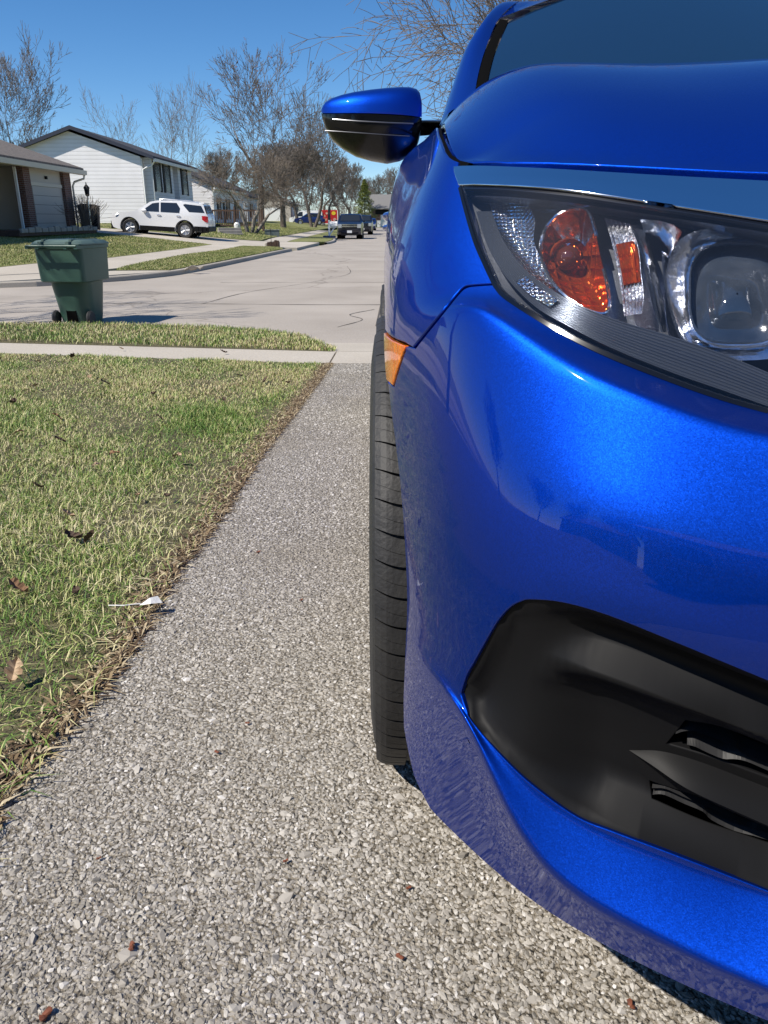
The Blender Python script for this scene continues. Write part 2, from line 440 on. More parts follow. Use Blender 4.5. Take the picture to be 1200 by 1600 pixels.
car = empty('parked_car', CAR0, 0, 'metallic blue sedan filling the right side, parked nose first on the speckled driveway', 'car')
car.rotation_euler = (-SL, 0, 0)
# ---- outlines (traced, laid on the body surface)
seam_fb = [(645,551),(668,522),(700,482),(716,462),(728,451),(745,448),(775,446)]
lens_left = [(775,446),(760,415),(744,378),(731,335),(720,293)]
lens_bot = [(775,446),(790,463),(830,490),(880,520),(950,555),(1050,595),(1130,623),(1200,643)]
st_fb = px_curve(seam_fb); st_fb[0] = st_side(.70,.63)
st_ff = px_curve([(x-3.0-(y-446)*.012, y-5.5) for x, y in seam_fb]); st_ff[0] = st_side(.7,.637)
def ext_t(c, s_end): s, t = c[-1]; s0, t0 = c[-4]; k = 0; return c + [(s+(s_end-s)*.33, t + k), (s+(s_end-s)*.66, t+k), (s_end, t + k)]
st_lb = px_curve(lens_bot)
st_ll = px_curve(lens_left)
RA = .352
def arch(yc, a0, a1, n=20): return [st_side(yc - RA*math.cos(R(a0+(a1-a0)*i/n)), .32 + RA*math.sin(R(a0+(a1-a0)*i/n))) for i in range(n+1)]
def side_line(P, n=6): return [st_side(a[0]+(b[0]-a[0])*k/n, a[1]+(b[1]-a[1])*k/n) for a, b in zip(P[:-1], P[1:]) for k in range(n)] + [st_side(*P[-1])]
MK = [(.70,.63),(.735,.590),(.776,.590),(.828,.633)]
marker = side_line(MK + [MK[0]])[:-1]
# bezel
bz_top = [(717,1083),(726,1055),(737,1035),(752,1008),(765,985),(778,965),(795,947),(812,938),(830,935),(880,940),(950,960),(1050,1000),(1200,1062)]
bz_bot = [(717,1083),(727,1110),(740,1132),(780,1180),(830,1228),(900,1278),(960,1303),(1050,1337),(1200,1395)]
st_bt = px_curve(bz_top); st_bb = px_curve(bz_bot)
SBE = .78
st_bt2 = st_bt + [(st_bt[-1][0]+.08, st_bt[-1][1]), (SBE-.03, st_bt[-1][1]-.03), (SBE, st_bt[-1][1]-.25)]
st_bb2 = st_bb + [(st_bb[-1][0]+.08, st_bb[-1][1]), (SBE-.03, st_bb[-1][1]+.03), (SBE, st_bb[-1][1]+.25)]
bezel_poly = st_bt2 + st_bb2[::-1][:-1]
s_l, t_l = st_lb[-1]
top_edge = st_lb + [(s_l+.1, t_l), (1.14, t_l)]
bot_corner = st_side(.655,.262)
ar = arch(1.0, 14, 50.5, 14)            # from the lower corner up to the marker
ar = [p for p in [st_side(1.0 - RA*math.cos(R(a)), .32 + RA*math.sin(R(a))) for a in np.linspace(-6, 50.3, 18)]]
fb_down = [(1.14,0.0)] + [(s, 0.0) for s in np.linspace(1.1, .16, 24)]
low = [(.13,.1),(.10,.35)]
bumper = top_edge + fb_down + low + ar + side_line([(.770,.586),(.733,.586),(.698,.626)], 5) + st_fb
bp = panel('bumper', bumper, M['blue'], car, holes=[bezel_poly], step=.0085, mirror=True)
fend_top = [(s, 9.0) for s in np.linspace(-.04, -.98, 26)]
ll_up = st_ll + [inv(713,272)]
arb = [st_side(1.0 - RA*math.cos(R(a)), .32 + RA*math.sin(R(a))) for a in np.linspace(62, 186, 30)]
fender = st_ff[1:] + ll_up[1:] + [(inv(709,262)[0], 8.97)] + fend_top + [st_side(1.74,.93), st_side(1.74,.25), st_side(1.40,.24)] + arb[::-1] + side_line([(.829,.638),(.703,.635)], 6)
panel('fender', fender, M['blue'], car, step=.0125, mirror='twin')
mk = panel('side_marker', marker, M['amber'], car, step=.006, disp=.0015, mirror='twin')
# door skins and rear quarter
def rect_st(y0, y1, z0, z1, n=14):
    a = [st_side(y, z1) for y in np.linspace(y0, y1, n)]; return a + [st_side(y1, z) for z in np.linspace(z1, z0, 8)][1:] + [st_side(y, z0) for y in np.linspace(y1, y0, n)][1:-1] + [st_side(y0, z) for z in np.linspace(z0, z1, 8)][:-1]
fd = panel('door', rect_st(1.746, 2.70, .25, .955), M['blue'], car, step=.03, mirror=False)
rd = panel('door', rect_st(2.706, 3.30, .25, .955), M['blue'], car, step=.03, mirror=False)
arr = [st_side(3.70 - RA*math.cos(R(a)), .32 + RA*math.sin(R(a))) for a in np.linspace(5, 175, 26)]
panel('rear_quarter', [st_side(3.306,.955)] + [st_side(y,.955) for y in (3.6,4.0,4.5,4.9)] + [st_side(4.9,z) for z in (.7,.45,.3)] + arr[::-1] + [st_side(3.306,.35), st_side(3.306,.6)], M['blue'], car, step=.03, mirror='twin')
for k, y in enumerate((2.5, 3.16)):
    h = MB(); P = [S([-(y+d-PY)], [t_of_z(-(y+d-PY), .86)])[0] for d in (-.09,-.05,0,.05,.09)]
    h.tube([Vector(p) + Vector((-o, 0, 0)) for p, o in zip(P, (.0,.014,.018,.014,.0))], .009, 8).build('handle', M['blue'], (fd, rd)[k], smooth=True)
# sill, far side, tail, floor
b = MB(); b.box(.04,1.38,.17,.10,3.33,.25); b.build('sill', M['blackplastic'], car, bevel=.01)
b = MB(); b.box(1.72,1.74,.25,1.79,3.32,.95); b.build('far_door', M['blue'], car)
b = MB(); b.box(.22,.62,.20,1.58,4.4,.26); b.box(.30,.75,.26,1.5,4.4,.70); b.box(.12,1.6,.26,1.68,3.2,.9); b.build('underbody', M['void'], car)
b = MB()
tv = []
for (y, z0, z1, ins) in ((4.62,.22,.30,.10),(4.64,.30,.66,.06),(4.60,.66,.97,.08),(4.3,.97,1.02,.10),(4.15,1.02,1.03,.14)): tv.append((y, z0, z1, ins))
ring = [(4.45,.2),(4.62,.3),(4.645,.5),(4.63,.75),(4.58,.97),(4.3,1.03),(4.0,1.05)]
for xs in [np.linspace(.05, 1.75, 13)]:
    vs = []; 
    for x in xs:
        e = abs(x-.9)/.85; dy = -.32*e**4
        for (y, z) in ring: vs.append((x, y+dy, z - (.03*e**3 if z > .9 else 0)))
    n = len(ring); fs = [(i*n+j, i*n+j+1, (i+1)*n+j+1, (i+1)*n+j) for i in range(12) for j in range(n-1)]
    b.add(vs, fs)
b.build('tail_panel', M['blue'], car, smooth=True)
# dark inner liner behind the gaps
V, F = tri_region([(-.97,8.9),(-.97,1.5),(-.60,1.2)] + arb[::-1][::3] + [st_side(.80,.60)] + [ar[i] for i in (14,8,2)] + [(.12,.3)] + [(s,.12) for s in np.linspace(.16,1.13,14)] + [(1.13,8.9)], step=.02)
s, t = V[:,0], V[:,1]; n = NS*SN(s, t)
px_ = to_px(S(s, t)); PL = inside(np.stack([s, t], -1), [(q[0], q[1]) for q in bezel_poly])
hl = (t > 5.7) & (s > .02) & (s < .66)
dd = np.where(PL, .11, .016); dd = np.where(hl, .05, dd)
shell('inner_liner', S(s, t) - n*dd[:, None], n, F, M['void'], car, 0, True)
# ------------------------------------------------------------------ hood
_fe = np.array([S([q],[9.0])[0] for q in np.linspace(0.0, 1.14, 120)]); _se = np.array([S([-q],[9.0])[0] for q in np.linspace(0, 1.0, 60)])
_fo = np.argsort(_fe[:,0]); _fx, _fy, _fz = _fe[_fo].T
_z0 = _se[0,2]
VG = np.array([0,.08,.16,.28,.42,.6,.8,1.05]); GC = np.array([0,.050,.090,.134,.168,.198,.219,.233])
def Hz(xy):
    xy = np.asarray(xy, float); x, y = xy[:,0], xy[:,1]; x = np.where(x > .9, 1.8-x, x)
    xs = np.interp(y, _se[:,1], _se[:,0]); v = np.maximum(y - np.interp(x, _fx, _fy), 0); zF = np.interp(x, _fx, _fz)
    gs = np.interp(np.maximum(y - .75, 0), _se[:,1]-_se[0,1], _se[:,2]) - _z0
    gc = pchip(VG, GC, v); u = np.clip((x - xs)/.15, 0, 1); f = 1-(1-u)**2.6
    return zF + gs*(1-f) + gc*f - .022*np.clip((x-.22)/.5, 0, 1)**1.3*np.clip(v/.4, 0, 1) + .004*f*np.clip(v/.3,0,1)
edge = [S([s],[9.0])[0] for s in list(np.linspace(-.88, 0, 26)) + list(np.linspace(.02, 1.14, 44))]
e2 = []
for i, p in enumerate(edge):
    a = edge[max(i-1,0)]; b = edge[min(i+1,len(edge)-1)]; d = (b-a)[:2]; d /= np.linalg.norm(d); n = np.array([-d[1], d[0]])
    if n @ (np.array([.9,1.3]) - p[:2]) < 0: n = -n
    e2.append(p[:2] + n*(.0065 if i > 27 else .011))
rear = [(.9,1.33),(.6,1.36),(.35,1.44),(.2,1.56)]
poly = [tuple(p) for p in e2] + rear
TSs = TS; TS = 1.0
V, F = tri_region([(p[0], p[1]) for p in poly], step=.014)
TS = TSs
z = Hz(V); e = .012; gx = (Hz(V+[e,0])-Hz(V-[e,0]))/(2*e); gy = (Hz(V+[0,e])-Hz(V-[0,e]))/(2*e)
n = np.stack([-gx,-gy,np.ones(len(V))],-1); n /= np.linalg.norm(n,axis=1,keepdims=True)
shell('hood', np.c_[V, z], n, F, M['blue'], car, .014, True)
for sd_ in (0, 1):
    m_ = MB(); q = []
    for s_ in np.linspace(-.86, .03, 40):
        p_ = S([s_],[9.0])[0]; n_ = SN([s_],[8.9])[0]*NS; q.append((p_[0]+.0045, p_[1]+(.001 if s_ < 0 else .003), p_[2]-.0035))
    m_.tube([(1.8-a, b, c) if sd_ else (a, b, c) for a, b, c in q], .0042, 6); m_.build('hood_gap_dark', M['void'], car)  # black tube laid in the gap, standing in for its shade
# ------------------------------------------------------------------ chrome wing over the lamp
ct = px_curve([(711,262),(760,262),(850,266),(950,272),(1050,278),(1200,286)]); cb = px_curve([(719,289),(760,289),(850,294),(950,307),(1050,322),(1200,345)])
cpoly = ct + [(1.14, ct[-1][1])] + [(1.14, cb[-1][1])] + cb[::-1]
panel('chrome_wing', cpoly, M['chrome'], car, step=.009, disp=.002, thick=.01, mirror=True)
# ------------------------------------------------------------------ fog lamp bezel
def cur(pts): a = np.array(pts, float); return lambda x: np.interp(x, a[:,0], a[:,1])
cT = cur([(717,1083),(765,985),(795,947),(830,935),(880,940),(950,960),(1050,1000),(1200,1062),(1900,1360)])
cL = cur([(760,1090),(820,1062),(870,1054),(915,1062),(960,1078),(1030,1104),(1117,1134),(1200,1172),(1900,1520)])
cB = cur([(717,1083),(740,1132),(780,1180),(830,1228),(900,1278),(960,1303),(1050,1337),(1200,1395),(1900,1680)])
bzA = np.array([p[:2] for p in bezel_poly])
def bz_disp(s, t):
    P = to_px(S(s, t)); x, y = P[:,0], P[:,1]; T, Lc, B = cT(x), cL(x), cB(x)
    a = np.clip((y-T)/(Lc-T+1e-6), 0, 1); b = np.clip((y-Lc)/(B-Lc+1e-6), 0, 1)
    up = np.interp(a, [0,.12,.35,.55,.72,.85,.93,1], [-.003,-.010,-.022,-.026,-.021,-.012,-.005,-.004])
    dn = np.interp(b, [0,.05,.12,.2,.5,.88,.96,1], [-.004,-.008,-.022,-.031,-.034,-.031,-.016,-.004])
    det = np.where(y < Lc, up, dn); bowl = -.004 - .010*np.sin(np.pi*np.clip((y-T)/(B-T+1e-6), 0, 1))
    wl = np.clip((x-800)/130, 0, 1); wl = wl*wl*(3-2*wl)
    Q = np.stack([s, t*TS], -1); dd = seg_dist(Q, bzA*[1,TS]); f = np.clip(dd/.013, 0, 1); f = f*f*(3-2*f)
    return (bowl*(1-wl) + det*wl)*f - .003
def disp_surface(name, outline, holes, step, fn, mt, parent, thick=.01, mirror=True):
    V, F = tri_region(outline, holes, step); s, t = V[:,0], V[:,1]
    def E(s, t): return S(s, t) + NS*SN(s, t)*fn(s, t)[:,None]
    e1, e2 = .004, .04; P = E(s, t)
    du = E(s+e1, t)-E(s-e1, t); dv = E(s, t+e2)-E(s, t-e2); n = np.cross(du, dv); n /= np.linalg.norm(n,axis=1,keepdims=True)
    if n[:,1].mean() > 0: n = -n
    return shell(name, P, n, F, mt, parent, thick, mirror)
slot1 = px_curve([(1062,1172),(1120,1184),(1200,1214)],4) + [(.70,2.53)]
s1b = px_curve([(1030,1214),(1110,1240),(1200,1275)],4)
slot1 = slot1 + [(.70, s1b[-1][1]-.02)] + s1b[::-1]
slot2 = px_curve([(1006,1268),(1100,1302),(1200,1346)],4); s2b = px_curve([(1012,1292),(1100,1328),(1200,1366)],4)
slot2 = slot2 + [(.70, slot2[-1][1]-.02), (.70, s2b[-1][1]-.02)] + s2b[::-1]
slot1[3*0] = slot1[0]
slot1 = [p if abs(p[1]-2.53) > 1e-9 else (.70, slot1[8][1]-.02) for p in slot1]
bz_in = []
c0 = np.array(bezel_poly).mean(0)
panel('bezel_back', bezel_poly, M['void'], car, step=.03, disp=-.085, thick=0, mirror='twin')
bezel = disp_surface('fog_bezel', bezel_poly, [slot1, slot2], .0075, bz_disp, M['blackplastic'], car, .010, 'twin')
def SD(px, py, d):
    s, t = inv(px, py); return (S([s],[t]) + NS*SN([s],[t])*d)[0]
# fin between the slots
rows = []
xs = [960, 985, 1020, 1060, 1100, 1150, 1200, 1260, 1330]
top_e = cur([(960,1214),(1020,1214),(1100,1240),(1200,1280),(1330,1335)]); cr = cur([(960,1216),(1020,1236),(1100,1270),(1200,1315),(1330,1375)]); un = cur([(960,1218),(1020,1250),(1100,1290),(1200,1336),(1330,1398)])
for x in xs:
    k = min(1, (x-960)/110)
    s_, t_ = inv(x, float(top_e(x)))
    a = SD(x, float(top_e(x)), -.046); b = SD(x, float(top_e(x))*.45+float(cr(x))*.55, -.040+.016*k); c = SD(x, float(cr(x)), -.038+.023*k); d = SD(x, float(cr(x))*.55+float(un(x))*.45, -.039+.020*k); e_ = SD(x, float(un(x)), -.046); rows.append([a,b,c,d,e_])
m_ = MB(); n = 5
m_.add([p for r in rows for p in r], [(i*n+j, i*n+j+1, (i+1)*n+j+1, (i+1)*n+j) for i in range(len(rows)-1) for j in range(n-1)])
o = m_.build('fin', M['blackplastic'], bezel, smooth=True)
sd = o.modifiers.new('sub', 'SUBSURF'); sd.levels = 2; sd.render_levels = 2
# ridged grille bars behind the slots
def bar(A, B, d0, d1, th=5):
    a = spl(A, 3); b = spl(B, 3); vs = []
    for (x0, y0), (x1, y1) in zip(a, b): vs += [SD(x0, y0, d0), SD((x0+x1)/2, (y0+y1)/2, (d0+d1)/2+.0015), SD(x1, y1, d1), SD(x1, y1+th, d1-.004), SD(x1, y1+th, d0-.01)]
    m_ = MB(); m_.add(vs, [(i*5+j, i*5+j+1, i*5+6+j, i*5+5+j) for i in range(len(a)-1) for j in range(4)]); return m_.build('grille_bar', M['blackmesh'], bezel)
for A, B in (([(1048,1191),(1062,1186),(1080,1187),(1112,1199),(1143,1211),(1160,1223),(1200,1238),(1290,1276)], [(1048,1194),(1062,1190),(1080,1191),(1112,1203),(1143,1216),(1162,1229),(1200,1244),(1290,1283)]),
             ([(1066,1204),(1080,1206),(1100,1214),(1128,1226),(1146,1228),(1164,1230),(1200,1247),(1290,1288)], [(1068,1212),(1082,1216),(1100,1225),(1128,1237),(1146,1238),(1166,1242),(1200,1257),(1290,1298)])):
    bar(A, B, -.048, -.034)
for A, B in (([(1006,1288),(1018,1284),(1034,1286),(1066,1300),(1098,1314),(1112,1326),(1150,1344),(1200,1360),(1290,1394)], [(1008,1292),(1018,1290),(1034,1292),(1066,1307),(1098,1321),(1112,1334),(1150,1352),(1200,1367),(1290,1402)]),
             ([(1012,1278),(1034,1279),(1060,1290),(1096,1306),(1140,1326),(1170,1344),(1200,1350),(1290,1384)], [(1012,1280),(1034,1282),(1060,1294),(1096,1310),(1140,1331),(1170,1348),(1200,1354),(1290,1389)])):
    bar(A, B, -.046, -.034, 3)
# ------------------------------------------------------------------ headlamp
lt = [(720,294),(760,295),(800,297),(900,307),(1000,322),(1100,337),(1200,354)]
st_lt = px_curve(lt); SE = .62
lens_poly = st_lt + [(SE, st_lt[-1][1]-.05), (SE-.01, st_lb[-1][1]+.35)] + st_lb[::-1] + st_ll[1:][:-1]
VL, FL = tri_region(lens_poly, (), .009); nL = NS*SN(VL[:,0], VL[:,1]); PLn = S(VL[:,0], VL[:,1])
def Q(px, py, d):
    s, t = inv(px, py); p = S([s],[t])[0]; r = p - CO; return p + r/np.linalg.norm(r)*d
M['lampback'] = mat('lamp housing dark chrome', (.26,.28,.33), .24, .85, bump=.0006, bscale=60)
M['lampchrome'] = mat('lamp chrome', (.86,.88,.93), .14, 1.0, bump=.0012, bscale=60)
def grid_chrome(name, base, sc_, dist, metal=1.0, rough=.14, trans=0):
    m = mat(name, base, rough, metal); b = m.node_tree.nodes['Principled BSDF']; tc = N(m,'ShaderNodeTexCoord')
    v = N(m,'ShaderNodeTexVoronoi'); v.distance = 'CHEBYCHEV'; v.inputs['Scale'].default_value = sc_; v.inputs['Randomness'].default_value = .12
    L(m, tc.outputs['Object'], v.inputs['Vector']); bp = N(m,'ShaderNodeBump'); bp.inputs['Distance'].default_value = dist
    L(m, v.outputs['Distance'], bp.inputs['Height']); L(m, bp.outputs[0], b.inputs['Normal']); return m
M['prism'] = grid_chrome('prism reflector', (.72,.75,.80), 330, .002)
M['ambergrid'] = grid_chrome('amber reflector', (.50,.075,.004), 95, .0075, .75, .16)
M['bulb'] = mat('amber bulb', (.09,.018,.008), .06, .2, coat=1)
M['drl'] = mat('ribbed light guide', (.13,.15,.19), .2, .75)
# housing: back surface pushed in from the lens
dist = seg_dist(np.stack([VL[:,0], VL[:,1]*TS], -1), np.array(lens_poly)*[1,TS]); dep = .006 + .052*np.clip(dist/.035, 0, 1)**.7
rdir = PLn - CO; rdir /= np.linalg.norm(rdir, axis=1, keepdims=True)
lamp = shell('headlight', PLn + rdir*dep[:,None], nL, FL, M['lampback'], car, 0, 'twin')
shell('lens_cover', PLn + nL*.001, nL, FL, M['lens'], lamp, 0)
# gasket along the lower edge
g_ = MB(); g_.tube([Vector(S([s],[t])[0]) + Vector(NS*SN([s],[t])[0])*-.001 for s, t in (st_ll[::-1] + st_lb[1:])], .0032, 6); g_.build('seal', M['glossblack'], lamp, smooth=True)
g_ = MB(); g_.tube([Vector(S([s],[t+.03])[0]) + Vector(NS*SN([s],[t])[0])*-.002 for s, t in st_lt], .0022, 6); g_.build('seal', M['glossblack'], lamp, smooth=True)
def patch(name, A, B, dA, dB, k, mt, prof=None, parent=None, nn=10, extra=None):
    """strip between two traced curves; A,B pixel lists with equal count; prof(v)-> extra depth"""
    a = spl(A, nn); b = spl(B, nn); vs = []; 
    for (p, q) in zip(a, b):
        for j in range(k+1):
            v = j/k; x = p[0]+(q[0]-p[0])*v; y = p[1]+(q[1]-p[1])*v; d = dA+(dB-dA)*v + (prof(v) if prof else 0); vs.append(Q(x, y, d))
    n = k+1; m_ = MB(); m_.add(vs, [(i*n+j, i*n+j+1, (i+1)*n+j+1, (i+1)*n+j) for i in range(len(a)-1) for j in range(k)])
    o = m_.build(name, mt, parent or lamp); o.data.polygons.foreach_set('use_smooth', [True]*len(o.data.polygons)); return o
# ribbed guide along the bottom
patch('light_guide', [(744,330),(762,385),(790,432),(835,478),(885,508),(952,542),(1050,582),(1130,610),(1215,640)],
      [(768,330),(788,378),(820,420),(862,452),(905,476),(962,499),(1052,526),(1130,553),(1215,588)], .010, .016, 54, M['drl'], lambda v: .0010*math.sin(v*2*math.pi*11), nn=7)
patch('prism_reflector', [(764,312),(772,345),(785,380),(806,410),(835,440),(862,462)], [(826,320),(836,345),(834,375),(846,405),(868,438),(905,478)], .026, .034, 12, M['prism'], lambda v: .006*math.sin(v*math.pi))
patch('prism_reflector', [(806,440),(830,462),(860,480)], [(822,432),(846,452),(872,468)], .0095, .0095, 4, M['prism'])
# amber turn signal chamber
ctr = (902, 405); ring_px = [(868,338),(892,327),(918,330),(930,360),(938,400),(948,440),(952,474),(945,490),(921,486),(893,470),(866,445),(850,415),(845,385),(852,358)]
vs = []; fs = []; rr = 9; rp = spl(ring_px + [ring_px[0]], 4)[:-1]; nr = len(rp); TOPC = set(i for i, q in enumerate(rp) if q[1] < 352)
for i in range(rr+1):
    k = 1 - i/rr*.97
    for (x, y) in rp: vs.append(Q(ctr[0]+(x-ctr[0])*k, ctr[1]+(y-ctr[1])*k, .022 + .036*(1-k**2)))
for i in range(rr):
    for j in range(nr): fs.append((i*nr+j, i*nr+(j+1)%nr, (i+1)*nr+(j+1)%nr, (i+1)*nr+j))
m_ = MB(); m_.add(vs, fs); m_.m = [1 if (i % nr) in TOPC and i < nr*6 else 0 for i in range(len(fs))]; o = m_.build('turn_signal', [M['ambergrid'], M['lampchrome']], lamp); o.data.polygons.foreach_set('use_smooth', [True]*len(o.data.polygons))
def ball(name, px, py, d, r, mt, sy=1.0):
    p = Q(px, py, d); m_ = MB(); m_.lathe([(r*math.sin(math.pi*i/12)+1e-5, -r*math.cos(math.pi*i/12)*sy) for i in range(13)], tuple(p), 'y', 20); o = m_.build(name, mt, lamp); o.data.polygons.foreach_set('use_smooth', [True]*len(o.data.polygons)); return o
ball('bulb', 888, 404, .040, .0105, M['bulb'])
m_ = MB(); p = Q(888,404,.046); m_.lathe([(.0125,0),(.0155,-.004),(.0165,.002),(.0125,.006)], tuple(p), 'y', 24); m_.build('bulb_collar', M['ambergrid'], lamp, smooth=True)
# clear rim round the amber chamber
m_ = MB(); m_.tube([Q(x, y, .019) for x, y in rp[18:] + rp[:14]], .0016, 6); m_.build('chamber_rim', M['lampchrome'], lamp, smooth=True)
# fluted reflector and chrome blades
patch('flute', [(944,340),(955,375),(965,420),(972,465),(975,494)], [(985,350),(998,385),(1002,425),(1006,460),(1003,490)], .028, .024, 30, M['lampchrome'], lambda v: .0012*math.sin(v*2*math.pi*6))
patch('flute', [(962,382),(966,400),(970,420),(974,446)], [(990,376),(998,398),(1000,420),(1002,440)], .0255, .0225, 20, M['ambergrid'], lambda v: .0010*math.sin(v*2*math.pi*5))
patch('blade', [(986,352),(1000,392),(1011,440),(1022,485),(1033,519)], [(1003,350),(1020,395),(1030,440),(1038,485),(1042,519)], .016, .030, 6, M['lampchrome'], lambda v: -.003*math.sin(v*math.pi))
patch('blade', [(1034,392),(1036,430),(1044,475),(1058,520),(1078,545)], [(1048,400),(1053,440),(1062,480),(1078,520),(1098,548)], .020, .036, 6, M['lampchrome'], lambda v: -.003*math.sin(v*math.pi))
patch('shade', [(1000,342),(1030,345),(1052,352),(1066,362)], [(1006,362),(1028,372),(1042,386),(1046,402)], .014, .030, 5, M['lampchrome'])
patch('shade', [(700+25,305),(800,308),(900,318),(1000,333),(1100,348),(1215,366)], [(740,318),(800,318),(900,330),(1000,344),(1100,362),(1215,382)], .006, .034, 4, M['lampback'])
# projector: squircle ring, funnel and glass
pc = (1152, 459)
def sq(a, rx, ry, p=3.2):
    c, s_ = math.cos(a), math.sin(a); k = (abs(c)**p+abs(s_)**p)**(-1/p); return (pc[0]+rx*k*c, pc[1]+ry*k*s_)
vs = []; fs = []; nn = 64
prof = [(112,104,.022),(100,96,.030),(86,88,.038),(80,82,.026),(76,79,.024),(73,76,.028),(71,74,.050)]
for (rx, ry, d) in prof:
    for j in range(nn):
        x, y = sq(2*math.pi*j/nn, rx, ry); y = min(y, 548 + (x-1100)*.42 if x > 1060 else 545); y = max(y, 352 + (x-1080)*.14); vs.append(Q(x, y, d))
for i in range(len(prof)-1):
    for j in range(nn): fs.append((i*nn+j, i*nn+(j+1)%nn, (i+1)*nn+(j+1)%nn, (i+1)*nn+j))
m_ = MB(); m_.add(vs, fs); o = m_.build('projector_ring', M['lampchrome'], lamp, smooth=True)
vs = []; fs = []; rr = 8
for i in range(rr+1):
    k = 1 - i/rr*.98
    for j in range(nn):
        x, y = sq(2*math.pi*j/nn, 74*k, 77*k); vs.append(Q(x, y, .046 - .022*(1-k*k)))
for i in range(rr):
    for j in range(nn): fs.append((i*nn+j, i*nn+(j+1)%nn, (i+1)*nn+(j+1)%nn, (i+1)*nn+j))
M['projglass'] = mat('projector glass', (.018,.026,.04), .03, 0.0, coat=1.0, spec=.9, var=(.05,.06,.08), vscale=30)
m_ = MB(); m_.add(vs, fs); o = m_.build('projector_lens', M['projglass'], lamp); o.data.polygons.foreach_set('use_smooth', [True]*len(o.data.polygons))
# centre grille
panel('grille', [(.635, 5.95)] + [(1.14, 5.95), (1.14, st_lt[-1][1]-.1), (.635, st_lt[-1][1]-.1)], M['blackmesh'], car, step=.03, disp=-.01, mirror=True)
# ------------------------------------------------------------------ cabin
outer = [(.1075,1.6,.967),(.144,1.75,1.07),(.183,1.88,1.172),(.238,2.0,1.2576),(.275,2.2,1.325),(.290,2.6,1.372),(.285,3.1,1.352),(.262,3.6,1.24),(.215,4.1,1.05)]
inner = [(.168,1.57,1.0),(.190,1.70,1.078),(.218,1.82,1.155),(.262,1.96,1.247),(.335,2.15,1.335),(.352,2.6,1.392),(.348,3.1,1.372),(.33,3.6,1.26),(.285,4.1,1.06)]
def strip_loft(name, A, B, mt, bulge=0.0, k=6, nn=6, parent=car, mirror='twin', thick=.01, bdir=(-.6,-.4,.5)):
    a = spl3(A, nn); b = spl3(B, nn); bd = Vector(bdir); vs = []
    for p, q in zip(a, b):
        for j in range(k+1): v = j/k; vs.append(p.lerp(q, v) + bd*bulge*math.sin(math.pi*v))
    n = k+1; fs = [(i*n+j, i*n+j+1, (i+1)*n+j+1, (i+1)*n+j) for i in range(len(a)-1) for j in range(k)]
    m_ = MB(); m_.add(vs, fs); o = m_.build(name, mt, parent); o.data.polygons.foreach_set('use_smooth', [True]*len(o.data.polygons))
    if mirror:
        m2 = MB(); m2.add([(1.8-p[0], p[1], p[2]) for p in vs], [f[::-1] for f in fs]); o2 = m2.build(name, mt, parent); o2.data.polygons.foreach_set('use_smooth', [True]*len(o2.data.polygons))
    return o
def spl3(pts, n):
    p = [Vector(q) for q in pts]; p = [2*p[0]-p[1]] + p + [2*p[-1]-p[-2]]; o = []
    for i in range(1, len(p)-2):
        for k in range(n):
            t = k/n; o.append(.5*((2*p[i]) + (-p[i-1]+p[i+1])*t + (2*p[i-1]-5*p[i]+4*p[i+1]-p[i+2])*t*t + (-p[i-1]+3*p[i]-3*p[i+1]+p[i+2])*t**3))
    o.append(p[-2]); return o
strip_loft('roof_pillar', outer, inner, M['blue'], .014)
belt = [tuple(S([-(p[1]-PY)], [9.0])[0] + np.array([.012,0,-.004])) for p in outer]
M['sideglass'] = mat('side glass', (.006,.008,.010), .015, spec=.7, coat=.3)
strip_loft('side_window', belt, [(p[0]+.006, p[1], p[2]-.012) for p in outer], M['sideglass'], .006, mirror='twin', bdir=(-1,0,.2))
strip_loft('window_trim', [(p[0]-.008, p[1], p[2]+.002) for p in belt], [(p[0]-.012, p[1], p[2]+.012) for p in belt], M['glossblack'], .003)
E_ = inner[:4]; hd = [(.262,1.96,1.247),(.37,2.03,1.292),(.6,2.01,1.338),(.9,1.99,1.357)]
strip_loft('pillar_trim', [(p[0]+.001, p[1], p[2]-.002) for p in E_], [(p[0]+.020, p[1]-.008, p[2]-.006) for p in E_], M['void'], .001)
ws = MB(); kk = 14; uu = 20; el = spl3([(p[0]+.021, p[1]-.010, p[2]-.009) for p in E_], 5); vs = []; nk = len(el)
for i, e_ in enumerate(el):
    k = i/(nk-1); c = Vector((.9, 1.30+.69*k, .985+.372*k - .0*(1-k)))
    for j in range(uu*2+1):
        u = 1 - j/uu; au = abs(u); x = .9 - (.9-e_.x)*u; y = c.y+(e_.y-c.y)*au**2.3; z = c.z+(e_.z-c.z)*au**2.3; vs.append((x, y, z))
n = uu*2+1; ws.add(vs, [(i*n+j, i*n+j+1, (i+1)*n+j+1, (i+1)*n+j) for i in range(nk-1) for j in range(n-1)])
M['windshield'] = mat('windshield glass', (.006,.022,.055), .02, spec=.7, coat=.3)
o = ws.build('windshield', M['windshield'], car); o.data.polygons.foreach_set('use_smooth', [True]*len(o.data.polygons))
rf = MB(); vs = []; il = spl3(inner[3:8], 6)
for i, e_ in enumerate(il):
    k = i/(len(il)-1); yc = 1.99 + (3.75-1.99)*k; zc = np.interp(k, [0,.15,.4,.7,1], [1.357,1.395,1.415,1.395,1.285])
    for j in range(25):
        u = 1 - j/12; au = abs(u); vs.append((.9-(.9-e_.x)*u, yc+(e_.y-yc)*au**2.3, zc+(e_.z-zc)*au**2.3))
rf.add(vs, [(i*25+j, i*25+j+1, (i+1)*25+j+1, (i+1)*25+j) for i in range(len(il)-1) for j in range(24)])
o = rf.build('roof', M['blue'], car); o.data.polygons.foreach_set('use_smooth', [True]*len(o.data.polygons))
